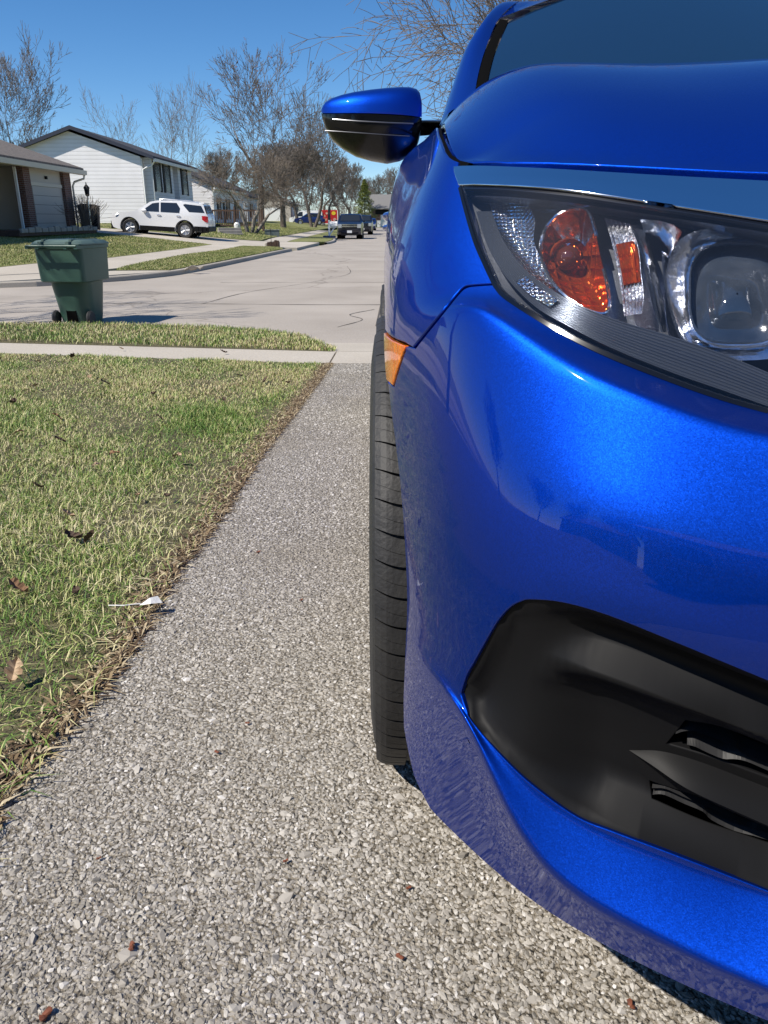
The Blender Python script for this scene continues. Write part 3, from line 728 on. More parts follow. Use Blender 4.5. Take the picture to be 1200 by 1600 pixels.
rw = MB(); a = [(.33,3.6,1.26),(.9,3.75,1.285),(1.47,3.6,1.26)]; b_ = [(.285,4.1,1.06),(.9,4.35,1.05),(1.515,4.1,1.06)]; A_ = spl3(a, 6); B_ = spl3(b_, 6)
rw.add([q for p in zip(A_, B_) for q in p], [(2*i, 2*i+1, 2*i+3, 2*i+2) for i in range(len(A_)-1)]); rw.build('rear_window', M['tint'], car)
cw = MB(); vs = []
for j in range(21):
    x = .17 + (1.8-.34)*j/20; u = abs(x-.9)/.73; vs += [(x, 1.28+.26*u**2.3, .955-.04*u), (x, 1.32+.26*u**2.3, .972-.01*u)]
cw.add(vs, [(2*i, 2*i+1, 2*i+3, 2*i+2) for i in range(20)]); cw.build('cowl', M['blackplastic'], car)
# ------------------------------------------------------------------ door mirror
YM = 1.72
st = [(503,173,183,178),(505,167,192,181),(510,161,207,182.5),(520,155.5,222,184),(535,151,234,185.5),(555,147,245,187),(580,143.5,252,188),(605,140.7,256,189),(625,139.2,252,190),(640,139.0,245,190.5),(650,141.5,235,191),(655,147,222,191),(657.5,160,208,191)]
def pz(px, py): return at_y(px, py, YM)
cap = MB(); low = MB(); cv = []; lv = []; NC = 12
for (x, yt, yb, ys) in st:
    a = pz(x, yt); b = pz(x, yb); s_ = pz(x, ys); X = a[0]
    zt, zb, zs = a[2], b[2], s_[2]; e = min(1, max(0, (x-503)/60)); e2 = min(1, (660-x)/40); f = .02 + .055*math.sqrt(e)*(.55+.45*math.sqrt(max(e2,0)))
    for j in range(NC+1):
        t = math.pi/2*j/NC; cv.append((X, YM - f*(math.sin(t)**.8), zs + (zt-zs)*(math.cos(t)**.62)))
    for j in range(NC+1):
        t = math.pi/2*j/NC; lv.append((X, YM - f*(math.cos(t)**.7)+.0, zs - .0015 - (zs-zb-.0015)*(math.sin(t)**.9)))
n = NC+1
for m_, v_, nm, mt_ in ((cap, cv, 'c', 0), (low, lv, 'l', 0)):
    m_.add(v_, [(i*n+j, i*n+j+1, (i+1)*n+j+1, (i+1)*n+j) for i in range(len(st)-1) for j in range(n-1)])
# backs
back = MB(); bt = [cv[i*n] for i in range(len(st))]; bb = [lv[i*n+NC] for i in range(len(st))]
back.add([(p[0], p[1]+.035*(1 if 0 < i < len(st)-1 else .3), p[2]-.004) for i, p in enumerate(bt)] + [(p[0], p[1]+.035, p[2]+.004) for p in bb] + bt + bb,
         [(i, i+1, len(st)+i+1, len(st)+i) for i in range(len(st)-1)] + [(2*len(st)+i, 2*len(st)+i+1, i+1, i) for i in range(len(st)-1)] + [(len(st)+i, len(st)+i+1, 3*len(st)+i+1, 3*len(st)+i) for i in range(len(st)-1)])
mir = low.build('door_mirror', M['glossblack'], car, smooth=True)
cap.build('mirror_cap', M['blue'], mir, smooth=True); back.build('mirror_glass', M['glossblack'], mir)
M['ridge_glint'] = mat('grey ridge highlight', (.16,.165,.18), .3, .8)
# ridges: grey metal lines stand in for the sun highlights on them
for (pts, r_) in (([(520,186.5),(560,189.5),(610,192),(646,193.5)], .0016), ([(508,204),(560,207.5),(610,211),(640,213)], .0009)):
    mm = MB(); q = []
    for (x, y) in pts:
        p = pz(x, y); q.append((p[0], YM-.078 if x > 515 else YM-.05, p[2])) 
    # keep the ridge on the front skin
    mm.tube([at_y(x, y, YM-.074 if x > 530 else YM-.052) for x, y in pts], r_, 8); mm.build('ridge', M['ridge_glint'], mir, smooth=True)
arm = MB(); A1 = [at_y(640,190,YM-.03), at_y(640,214,YM-.03), at_y(640,212,YM+.03), at_y(640,188,YM+.03)]; A2 = [at_y(704,190,YM+.05), at_y(690,210,YM+.05), at_y(690,208,YM+.12), at_y(704,186,YM+.12)]
arm.add(A1+A2, [(0,1,2,3),(4,7,6,5),(0,4,5,1),(1,5,6,2),(2,6,7,3),(3,7,4,0)]); arm.build('mirror_arm', M['glossblack'], mir, bevel=.003)
mm = MB(); mm.tube([at_y(658,190,YM-.02), at_y(690,190.5,YM+.03)], .0022, 8); mm.build('ridge', M['satin'], mir, smooth=True)  # bright metal line standing in for the highlight along the arm
m2 = MB(); m2.box(1.74,1.66,.95,1.93,1.75,1.06); m2.build('door_mirror', M['blue'], car, bevel=.02)
# ------------------------------------------------------------------ wheels
def wheel(yc, side=1):
    m_ = MB(); rt = .3215; x0 = -.016
    base = [(.205,.020),(.225,.004),(.262,-.001),(.292,.003),(.306,.012),(.3135,.024),(.3155,.05),(.3165,.12),(.3155,.17),(.3135,.196),(.306,.208),(.292,.217),(.262,.221),(.225,.216),(.205,.20)]
    m_.lathe([(r, x0+x) for r, x in base], (0,0,0), 'x', 96)
    g2 = MB()
    ribs = [(.006,.044,60,.86,2.2,1), (.052,.095,60,.93,-2.0,0), (.103,.118,60,.96,0,0), (.126,.169,60,.93,2.0,0), (.177,.214,60,.86,-2.2,2)]
    for (xa, xb, cnt, fill, sk, sh) in ribs:
        for c in range(cnt*2):
            if sh and c % 2 == 0: fi = .74
            else: fi = .955 if sh else fill
            da = 2*math.pi/(cnt*2); a0 = da*c; vs = []
            na, nx = 3, 6
            for lay in (0, 1):
                for i in range(nx+1):
                    u = i/nx; x = xa+(xb-xa)*u; 
                    e = (max(0, (.024-x))/.024)**2 + (max(0, (x-.196))/.024)**2
                    r_ = .3215 - .0125*e - .0006*(abs(x-.11)/.11)**2 if lay else .309 - .012*e
                    for j in range(na+1):
                        ff = 1 - (1-fi)*(.25+.75*(u if sh == 1 else (1-u if sh == 2 else 1)))
                        a = a0 + da*ff*j/na + math.radians(sk)*math.sin(u*1.6)
                        vs.append((x0+x, r_*math.cos(a), r_*math.sin(a)))
            q = (na+1)*(nx+1); idx = lambda l, i, j: l*q+i*(na+1)+j
            fs = [(idx(1,i,j), idx(1,i,j+1), idx(1,i+1,j+1), idx(1,i+1,j)) for i in range(nx) for j in range(na)]
            for i in range(nx): fs += [(idx(0,i,0), idx(1,i,0), idx(1,i+1,0), idx(0,i+1,0)), (idx(1,i,na), idx(0,i,na), idx(0,i+1,na), idx(1,i+1,na))]
            for j in range(na): fs += [(idx(0,0,j), idx(0,0,j+1), idx(1,0,j+1), idx(1,0,j)), (idx(0,nx,j), idx(1,nx,j), idx(1,nx,j+1), idx(0,nx,j+1))]
            g2.add(vs, fs, 1)
    t_ = MB(); t_.v = m_.v; t_.f = m_.f; t_.m = [0]*len(m_.f); b0 = len(t_.v); t_.v = t_.v + g2.v; t_.f = t_.f + [tuple(i+b0 for i in f) for f in g2.f]; t_.m = t_.m + [1]*len(g2.f)
    return t_
tyre0 = None; wh0 = None
for (xo, yc, rz) in ((0,1.035,0),(0,3.70,0),(1.8,1.035,math.pi),(1.8,3.70,math.pi)):
    if wh0 is None:
        rim = MB(); rim.lathe([(.205,.0),(.212,.006),(.205,.012),(.19,.03),(.18,.10),(.06,.12),(.0001,.12)], (0,0,0), 'x', 48)
        for k in range(10):
            a = 2*math.pi*k/10; rim.tube([(.03, .05*math.cos(a), .05*math.sin(a)), (.016, .12*math.cos(a+.03), .12*math.sin(a+.03)), (.012, .2*math.cos(a+.05), .2*math.sin(a+.05))], [.014,.012,.014], 6)
        rim.lathe([(.0001,.018),(.05,.022),(.058,.035),(.058,.08)], (0,0,0), 'x', 24)
        wh0 = rim.build('wheel', M['alloy'], car, smooth=True)
        ty = wheel(0).build('tyre', [M['rubber'], M['rubber']], wh0); wh = wh0
    else:
        wh = copy_tree(wh0, car)
    wh.location = (xo, yc, .3215); wh.rotation_euler = (0, 0, rz)
for yc in (1.0, 3.70):
    wl = MB(); vs = [(x, yc+.372*math.cos(a), .32+.372*math.sin(a)*(1 if math.sin(a) > 0 else .3)) for a in np.linspace(-.45, math.pi+.45, 30) for x in (.035,.32)]; wl.add(vs, [(2*i,2*i+1,2*i+3,2*i+2) for i in range(29)]); wl.build('wheel_liner', M['void'], car)
# ------------------------------------------------------------------ ground
nr = np.random.default_rng(5)
def concrete(name, a, b, jy=None, cracks=0.0, joint=None):
    m = mat(name, a, .88); bs = m.node_tree.nodes['Principled BSDF']; tc = N(m,'ShaderNodeTexCoord')
    n1 = N(m,'ShaderNodeTexNoise'); n1.inputs['Scale'].default_value = .55; n1.inputs['Detail'].default_value = 7; L(m, tc.outputs['Object'], n1.inputs['Vector'])
    n2 = N(m,'ShaderNodeTexNoise'); n2.inputs['Scale'].default_value = 60; n2.inputs['Detail'].default_value = 4; L(m, tc.outputs['Object'], n2.inputs['Vector'])
    r1 = ramp(m, n1.outputs[0], [(.3, a), (.7, b)]); mx = N(m,'ShaderNodeMix', data_type='RGBA', blend_type='MULTIPLY'); mx.inputs[0].default_value = .8
    r2 = ramp(m, n2.outputs[0], [(.3,(.72,.72,.72)),(.6,(1,1,1))]); L(m, r1.outputs[0], mx.inputs[6]); L(m, r2.outputs[0], mx.inputs[7]); last = mx.outputs[2]
    if cracks:
        wn = N(m,'ShaderNodeTexNoise'); wn.inputs['Scale'].default_value = .9; wn.inputs['Detail'].default_value = 6; L(m, tc.outputs['Object'], wn.inputs['Vector'])
        ad = N(m,'ShaderNodeVectorMath', operation='MULTIPLY_ADD'); ad.inputs[1].default_value = (1.6,1.6,0); L(m, wn.outputs['Color'], ad.inputs[0]); L(m, tc.outputs['Object'], ad.inputs[2])
        v = N(m,'ShaderNodeTexVoronoi', feature='DISTANCE_TO_EDGE'); v.inputs['Scale'].default_value = cracks; L(m, ad.outputs[0], v.inputs['Vector'])
        r = ramp(m, v.outputs[0], [(0,(.32,.30,.28)),(.0022,(.5,.48,.45)),(.004,(1,1,1))]); m3 = N(m,'ShaderNodeMix', data_type='RGBA', blend_type='MULTIPLY'); m3.inputs[0].default_value = .5
        L(m, last, m3.inputs[6]); L(m, r.outputs[0], m3.inputs[7]); last = m3.outputs[2]
    L(m, last, bs.inputs['Base Color']); bp = N(m,'ShaderNodeBump'); bp.inputs['Distance'].default_value = .004; L(m, n2.outputs[0], bp.inputs['Height']); L(m, bp.outputs[0], bs.inputs['Normal'])
    return m
M['street'] = concrete('street concrete', (.33,.292,.250), (.42,.375,.325), cracks=.10)
M['walk'] = concrete('sidewalk concrete', (.43,.385,.32), (.53,.48,.405))
M['curb'] = concrete('curb concrete', (.33,.295,.25), (.44,.40,.34))
M['dark_joint'] = mat('joint filler', (.085,.075,.065), .95)
def asphalt():
    m = mat('aggregate asphalt', (.2,.2,.2), .85); b = m.node_tree.nodes['Principled BSDF']; tc = N(m,'ShaderNodeTexCoord')
    v = N(m,'ShaderNodeTexVoronoi'); v.inputs['Scale'].default_value = 150; L(m, tc.outputs['Object'], v.inputs['Vector'])
    sp_ = N(m,'ShaderNodeSeparateColor'); L(m, v.outputs['Color'], sp_.inputs[0])
    r = ramp(m, sp_.outputs[0], [(0,(.25,.228,.190)),(.25,(.325,.298,.252)),(.6,(.40,.368,.313)),(.85,(.47,.437,.378)),(.97,(.60,.57,.51))])
    d = ramp(m, v.outputs['Distance'], [(.0,(1,1,1)),(.38,(.85,.84,.83)),(.62,(.46,.43,.385))])
    mx = N(m,'ShaderNodeMix', data_type='RGBA', blend_type='MULTIPLY'); mx.inputs[0].default_value = 1; L(m, r.outputs[0], mx.inputs[6]); L(m, d.outputs[0], mx.inputs[7])
    n = N(m,'ShaderNodeTexNoise'); n.inputs['Scale'].default_value = 1.3; n.inputs['Detail'].default_value = 5; L(m, tc.outputs['Object'], n.inputs['Vector'])
    nn = ramp(m, n.outputs[0], [(.3,(.86,.85,.84)),(.7,(1.0,.99,.97))]); m2 = N(m,'ShaderNodeMix', data_type='RGBA', blend_type='MULTIPLY'); m2.inputs[0].default_value = 1
    L(m, mx.outputs[2], m2.inputs[6]); L(m, nn.outputs[0], m2.inputs[7]); L(m, m2.outputs[2], b.inputs['Base Color'])
    n3 = N(m,'ShaderNodeTexNoise'); n3.inputs['Scale'].default_value = 300; L(m, tc.outputs['Object'], n3.inputs['Vector'])
    s_ = N(m,'ShaderNodeMath', operation='MULTIPLY_ADD'); s_.inputs[1].default_value = -1; L(m, v.outputs['Distance'], s_.inputs[0]); L(m, n3.outputs[0], s_.inputs[2])
    bp = N(m,'ShaderNodeBump'); bp.inputs['Distance'].default_value = .006; bp.inputs['Strength'].default_value = .9; L(m, s_.outputs[0], bp.inputs['Height']); L(m, bp.outputs[0], b.inputs['Normal'])
    return m
M['asphalt'] = asphalt()
def island(name, stops, rough=.8, noise=None, spec=None, near_green=False):
    """colour by random piece; noise=(scale, weight) makes patches"""
    m = mat(name, stops[0][1], rough, spec=spec); b = m.node_tree.nodes['Principled BSDF']; g = N(m,'ShaderNodeNewGeometry'); f = g.outputs['Random Per Island']
    if noise:
        tc = N(m,'ShaderNodeTexCoord'); n = N(m,'ShaderNodeTexNoise'); n.inputs['Scale'].default_value = noise[0]; n.inputs['Detail'].default_value = 3; L(m, tc.outputs['Object'], n.inputs['Vector'])
        a = N(m,'ShaderNodeMapRange'); a.inputs[1].default_value = .3; a.inputs[2].default_value = .7; a.inputs[3].default_value = -noise[1]; a.inputs[4].default_value = noise[1]; L(m, n.outputs[0], a.inputs[0])
        s_ = N(m,'ShaderNodeMath', operation='ADD', use_clamp=True); L(m, f, s_.inputs[0]); L(m, a.outputs[0], s_.inputs[1]); f = s_.outputs[0]
    if near_green:
        g2 = N(m,'ShaderNodeSeparateXYZ'); L(m, g.outputs['Position'], g2.inputs[0]); q = N(m,'ShaderNodeMapRange'); q.inputs[1].default_value = 1.0; q.inputs[2].default_value = 4.5; q.inputs[3].default_value = -.20; q.inputs[4].default_value = .04
        L(m, g2.outputs[1], q.inputs[0]); s2 = N(m,'ShaderNodeMath', operation='ADD', use_clamp=True); L(m, f, s2.inputs[0]); L(m, q.outputs[0], s2.inputs[1]); f = s2.outputs[0]
    r = ramp(m, f, stops); L(m, r.outputs[0], b.inputs['Base Color']); return m
M['pebble'] = island('pebbles', [(0,(.225,.205,.170)),(.3,(.315,.288,.243)),(.65,(.395,.363,.308)),(.9,(.45,.418,.360)),(.98,(.56,.53,.475)),(1,(.66,.63,.58))], .75)
_m = M['pebble']; _b = _m.node_tree.nodes['Principled BSDF']; _l = _b.inputs['Base Color'].links[0].from_socket; _g = N(_m,'ShaderNodeNewGeometry'); _n = N(_m,'ShaderNodeTexNoise'); _n.inputs['Scale'].default_value = 1.7; _n.inputs['Detail'].default_value = 6
L(_m, _g.outputs['Position'], _n.inputs['Vector']); _r = ramp(_m, _n.outputs[0], [(.30,(.74,.72,.69)),(.46,(.89,.895,.92)),(.62,(.98,.99,1.03)),(.75,(.84,.85,.88))]); _x = N(_m,'ShaderNodeMix', data_type='RGBA', blend_type='MULTIPLY'); _x.inputs[0].default_value = 1; L(_m, _l, _x.inputs[6]); L(_m, _r.outputs[0], _x.inputs[7]); L(_m, _x.outputs[2], _b.inputs['Base Color'])
M['blade'] = island('grass blades', [(0,(.075,.16,.018)),(.2,(.13,.235,.032)),(.4,(.22,.31,.06)),(.54,(.36,.38,.12)),(.7,(.52,.48,.22)),(.87,(.64,.58,.34)),(1,(.40,.31,.17))], .6, (1.3,.34), near_green=True)
M['blade_far'] = island('far grass blades', [(0,(.10,.155,.025)),(.3,(.16,.21,.045)),(.55,(.26,.27,.09)),(.8,(.40,.37,.17)),(1,(.50,.44,.24))], .7, (.5,.22))
M['thatch'] = mat('lawn soil', (.060,.052,.026), .95, var=(.13,.115,.055), vscale=40, bump=.01, bscale=60)
M['lawnfar'] = mat('far lawn', (.13,.155,.038), .95, var=(.25,.235,.095), vscale=3.5, bump=.03, bscale=25, detail=9)
def interp_line(pts):
    a = np.array(pts, float); return lambda q: np.interp(q, a[:,0], a[:,1])
# kerb of the far left side, as x of y and as y of x
KP = [(-60,13.5),(-20,14.6),(-12,15.3),(-7.8,16.2),(-6.2,17.7),(-5.5,19.0),(-5.05,21),(-4.6,27),(-4.2,33.5),(-3.5,42),(-3.0,49),(-3.35,58),(-3.35,77),(-3.4,110),(-4.5,135),(-9,150)]
KP = spl([(p[0], p[1]) for p in KP], 4)
_k = np.array(KP)
kx = lambda y: np.interp(y, _k[:,1], _k[:,0])
NEAR = [(-60,10.6),(-12,10.2),(-4.9,10.0),(-3.2,9.88),(-2.1,9.5),(-1.34,9.06),(-.84,8.5),(-.6,8.35),(6,8.35),(8.5,9.8),(14,10.2),(60,10.4)]
neary = interp_line(NEAR)
fr = interp_line([(-1,0),(0,0),(2,.05),(4,.17),(6,.37),(8.6,.60),(12,.83),(30,.95)])
def ZL(x, y):
    x = np.asarray(x, float); y = np.asarray(y, float)
    off = .28*np.clip(-.44 - x, 0, 8) + .1*np.clip(-8.44 - x, 0, 99)*0; yp = y - off
    near = np.where(yp < 7.05, .622 - .06*y, np.interp(yp, [7.05, 8.3, 10.2], [.195,.15,.11]) - .036*np.minimum(off, 1.2))
    d = np.minimum(kx(y) - x, (y - np.interp(x, [-60,-20,-12,-7.8,-6.2,-5.0], [13.5,14.6,15.3,16.2,17.7,21.0]))*.8)
    bank = np.where(y > 45, 1.12, 1.0)
    return np.where(y < 12, near, .11 + fr(d)*bank)
def Zst(x, y): return np.interp(y, [8.3, 9.9, 12], [.055, 0.0, 0.0]) + 0*np.asarray(x)
def drape(name, poly, step, zf, mt, off=0.0, skirt=.25, kind='structure', smooth=True):
    global TS
    k = TS; TS = 1.0; V, F = tri_region(poly, (), step); TS = k
    z = zf(V[:,0], V[:,1]) + off; vs = [tuple(p) for p in np.c_[V, z]]; F = [tuple(int(i) for i in f) for f in F]
    if skirt:
        ec = {}
        for f in F:
            for i in range(3): e = tuple(sorted((f[i], f[(i+1)%3]))); ec[e] = ec.get(e, 0)+1
        bd = [e for e, c in ec.items() if c == 1]; mp = {}
        for e in bd:
            for q in e:
                if q not in mp: mp[q] = len(vs); vs.append((vs[q][0], vs[q][1], vs[q][2]-skirt))
        F += [(a, b, mp[b], mp[a]) for a, b in bd]
    m_ = MB(); m_.add(vs, F); o = m_.build(name, mt); 
    if kind: tag(o, kind=kind)
    return o
g = MB(); g.add([(-1500,-300,-.06),(1500,-300,-.06),(1500,2500,-.06),(-1500,2500,-.06)], [(0,1,2,3)]); tag(g.build('ground', M['lawnfar']), kind='structure')
# street
sp_ = [(-60,10.6)] + NEAR[1:] + [(60,19),(12,19),(6.5,22),(5.3,30),(5.0,60),(5.0,110),(3.5,132),(-2,142),(-9,152)] + [tuple(p) for p in KP[::-1] if p[1] < 149]
drape('street', sp_, 1.6, Zst, M['street'], .0, .03)
# paving joints in the street: thin filler lines with their own width
def line_strip(name, pts, wd, zf, off, mt):
    p = [Vector((a, b)) for a, b in spl(pts, 6)]; vs = []
    for i, q in enumerate(p):
        d = (p[min(i+1,len(p)-1)]-p[max(i-1,0)]).normalized(); n = Vector((-d.y, d.x)); ww = wd*rnd.uniform(.4,1.3)*.5
        for s_ in (-1,1): a = q + n*ww*s_; vs.append((a.x, a.y, float(zf(a.x, a.y))+off))
    m_ = MB(); m_.add(vs, [(2*i, 2*i+1, 2*i+3, 2*i+2) for i in range(len(p)-1)]); return tag(m_.build(name, mt), kind='structure')
jn = [([(-9,13.2),(-6.2,13.25),(-3,13.05),(-1,12.9),(2,12.9),(5,12.8)],.035), ([(-6.3,11.6),(-5.2,11.9),(-4.6,12.6),(-4.1,13.2)],.03), ([(-3.6,17.6),(-1,17.7),(2,17.5),(5,17.5)],.035),
      ([(-3.0,13.0),(-2.6,15.2),(-1.6,17.6)],.02), ([(-4.9,21.5),(-2,21.7),(4,21.6)],.03), ([(-.6,10.1),(-.3,10.9),(-.5,11.5),(-.15,12.2)],.02),([(-3.9,26.5),(0,26.8),(4.6,26.7)],.03),([(-1.6,17.7),(-.9,20.5),(-1.1,24)],.02),([(-3.4,33),(0,33.2),(4.6,33.2)],.03),([(-3,41),(1,41.2),(4.4,41)],.04),([(-2.7,50),(1,50),(4.4,50)],.04),([(-2.9,62),(4.4,62)],.05),([(-.1,10.2),(.1,21.5),(.3,41),(.6,62),(.9,100)],.02)]
for p, w_ in jn: line_strip('street_joint', p, w_, Zst, .005, M['dark_joint'])
# kerbs
def kerb(pts, side, w_=.16, zt=.11, gut=.0):
    p = [Vector((a, b)) for a, b in pts]; vs = []
    for i, q in enumerate(p):
        d = (p[min(i+1,len(p)-1)]-p[max(i-1,0)]).normalized(); n = Vector((-d.y, d.x))*side
        for (o, z) in ((-.02,-.02),(.0,zt-.02),(.02,zt),(w_,zt+.004),(w_,-.05)): a = q + n*o; vs.append((a.x, a.y, z + float(Zst(a.x, a.y))))
    m_ = MB(); m_.add(vs, [(5*i+j, 5*i+j+1, 5*i+6+j, 5*i+5+j) for i in range(len(p)-1) for j in range(4)]); return tag(m_.build('kerb', M['curb']), kind='structure')
kerb([p for p in KP if p[1] < 35.6], 1); kerb([p for p in KP if 44.5 < p[1] < 150], 1)
kerb([(-60,10.6),(-12,10.2),(-4.9,10.0),(-3.2,9.88),(-2.1,9.5)][::-1], -1, .14, .05)
# our driveway, sidewalk, apron
def Zd(x, y): return .60 - .06*np.asarray(y) + 0*np.asarray(x)
edge = [(-.56,-8),(-.56,-1),(-.545,.3),(-.535,.85),(-.50,1.25),(-.515,1.7),(-.495,2.2),(-.50,2.9),(-.47,3.8),(-.45,4.8),(-.42,6.1)]
drape('driveway', edge + [(5,6.1),(5,-8)], .25, Zd, M['asphalt'], 0, .1)
drape('sidewalk', [(-60,8.4),(-60,9.1),(-8.44,9.1),(-.44,7.04),(-.44,6.108),(-8.44,8.3)], .8, lambda x, y: .234-.06*(y-6.1)+0*x, M['walk'], .0, .15)
drape('sidewalk', [(-.425,6.108),(-.425,7.04),(60,7.04),(60,6.112)], .8, lambda x, y: .236-.06*(y-6.1)+0*x, M['walk'], .0, .15)
drape('driveway_apron', [(-.44,7.055),(-.84,8.32),(6.2,8.32),(5.2,7.055)], .4, lambda x, y: np.interp(y,[7.05,8.32],[.180,.066])+0*x, M['walk'], .0, .12)
# near lawn and the verge
near_poly = [(x-.02, y) for x, y in edge] + [(-8.44,8.28),(-60,8.38),(-60,-8)]
lawn = tag(drape('lawn', near_poly, .35, ZL, M['thatch'], -.026, .05), kind='structure')
verge = [(-.48,7.075),(-.86,8.42),(-1.36,8.98),(-2.1,9.40),(-3.2,9.74),(-4.9,9.86),(-12,10.05),(-60,10.4),(-60,9.12),(-8.44,9.12)]
drape('verge', verge, .35, ZL, M['thatch'], -.02, .12)
# far left side
swL = [(-60,18.2),(-20,18.6),(-11,18.9),(-9.3,19.4),(-8.4,21.2),(-8.05,24),(-7.75,30),(-7.6,36)]
swR = [(-6.25,36),(-6.4,31),(-6.75,27),(-6.75,22.5),(-6.65,20.4),(-7.0,18.9),(-8.6,17.6),(-12,16.4),(-20,15.7),(-60,14.6)]
drape('sidewalk', swL + swR, .7, ZL, M['walk'], .012, .1)
stripD = [(-6.25+.0,36),(-6.38,31),(-6.73,27),(-6.73,22.5),(-6.62,20.4),(-6.5,19.5)] + [(kx(y)-.17, y) for y in (20,20.6,21.5,24,28,32,34.5)] + [(-4.6,35.6),(-5.2,36.2)]
drape('verge', stripD, .5, ZL, M['lawnfar'], .02, .1)
kb = [(-6.48,19.4),(-6.98,18.87),(-8.58,17.57),(-12,16.37),(-20,15.67),(-60,14.57)]
drape('kerb_walk', kb + [(-60,13.7),(-20,14.8),(-12,15.48),(-7.9,16.36),(-6.4,17.8),(-5.68,19.1),(-5.3,20.0)][::1], .7, ZL, M['walk'], .006, .1)
lawnC = swL + [(-7.6,36.05),(-9.3,36.2),(-16,36.4),(-60,36.6),(-60,18.3)]
lawnC = [(p[0]-.01, p[1]+.01) for p in swL] + [(-7.75,36.0),(-9.3,36.2),(-16,36.4),(-60,36.6)]
drape('lawn', lawnC, .8, ZL, M['lawnfar'], .02, .1)
drv = [(-3.9,36.4),(-5.2,36.25),(-6.2,36.05),(-7.7,36.1),(-9.3,36.25),(-16,36.45),(-16,42.3),(-9.3,42.3),(-6.5,43.2),(-4.2,45.0),(-3.55,44.6),(-3.75,40)]
drape('side_driveway', drv, .6, lambda x, y: ZL(x, y), M['walk'], .004, .15)
drape('sidewalk', [(-6.4,43.3),(-5.3,44.2),(-5.4,60),(-5.6,84),(-6.8,84),(-6.7,60),(-6.6,50)], .8, ZL, M['walk'], .010, .1)
drape('lawn', [(-6.65,43.5),(-9.3,42.4),(-60,42.6),(-60,149),(-9.2,149),(-6.0,137),(-6.9,110),(-6.95,84),(-6.85,60),(-6.75,50)], 1.6, ZL, M['lawnfar'], .02, .1)
drape('verge', [(-5.25,44.3),(-4.2,45.1)] + [(float(kx(y))-.18, y) for y in (46,50,58,70,84,100,110)] + [(-5.5,110),(-5.55,84),(-5.35,60)], .8, ZL, M['lawnfar'], .015, .1)
drape('lawn', [(5.5,22),(10,19.4),(60,19.6),(60,150),(5.2,150),(5.2,60),(5.4,30)], 3, lambda x, y: .10+.03*(x-5), M['lawnfar'], .0, .2)
# ------------------------------------------------------------------ loose stones of the worn asphalt surface
def ico():
    t = (1+5**.5)/2; v = np.array([(-1,t,0),(1,t,0),(-1,-t,0),(1,-t,0),(0,-1,t),(0,1,t),(0,-1,-t),(0,1,-t),(t,0,-1),(t,0,1),(-t,0,-1),(-t,0,1)])/math.hypot(1,t)
    f = [(0,11,5),(0,5,1),(0,1,7),(0,7,10),(0,10,11),(1,5,9),(5,11,4),(11,10,2),(10,7,6),(7,1,8),(3,9,4),(3,4,2),(3,2,6),(3,6,8),(3,8,9),(4,9,5),(2,4,11),(6,2,10),(8,6,7),(9,8,1)]
    return v, np.array(f)
def stones(n, px, py, pz, rad):
    iv, fi = ico(); v = iv[None]*(1+nr.uniform(-.42,.34,(n,12,1))); sc_ = np.stack([nr.uniform(.75,1.45,n), nr.uniform(.6,1.0,n), nr.uniform(.40,.75,n)], -1)*rad[:,None]
    v = v*sc_[:,None]; a = nr.uniform(0, 6.283, n); c, s_ = np.cos(a)[:,None], np.sin(a)[:,None]; b = nr.uniform(-.5,.5,n)[:,None]
    x = v[...,0]*c - v[...,1]*s_; y = v[...,0]*s_ + v[...,1]*c; z = v[...,2] + x*np.tan(b)*.6
    V = np.stack([x+px[:,None], y+py[:,None], z+pz[:,None]], -1).reshape(-1,3); F = (fi[None] + (np.arange(n)*12)[:,None,None]).reshape(-1,3); return V, F
def jgrid(x0, x1, y0, y1, st):
    gx, gy = np.meshgrid(np.arange(x0, x1, st), np.arange(y0, y1, st)); n = gx.size
    return gx.ravel()+nr.uniform(-.48,.48,n)*st, gy.ravel()+nr.uniform(-.48,.48,n)*st
VV = []; FF = []; nb = 0
for (x0,x1,y0,y1,st,r0,r1) in ((-.62,.95,.05,1.0,.0054,.0019,.0042),(-.60,.62,1.0,1.9,.0068,.0023,.0048),(-.56,.14,1.9,3.2,.0092,.003,.0055),(-.52,.08,3.2,4.6,.0125,.0038,.007),(-.50,.08,4.6,6.09,.0155,.0045,.0085),(-.60,.9,.0,1.6,.026,.0045,.0072)):
    x, y = jgrid(x0,x1,y0,y1,st); el = np.interp(y, [p[1] for p in edge], [p[0] for p in edge]); k = (x > el + nr.uniform(-.012,.006,len(x))); x, y = x[k], y[k]
    r = nr.uniform(r0, r1, len(x))*np.where(nr.random(len(x)) < .06, 1.35, 1); V, F = stones(len(x), x, y, Zd(x, y) + r*nr.uniform(-.34,-.02,len(x)), r); VV.append(V); FF.append(F+nb); nb += len(V)
tag(link('driveway_aggregate', np_mesh('driveway_aggregate', np.concatenate(VV), np.concatenate(FF)), M['pebble']), 'pale grey stone chips of the worn driveway surface', 'gravel', kind='stuff')
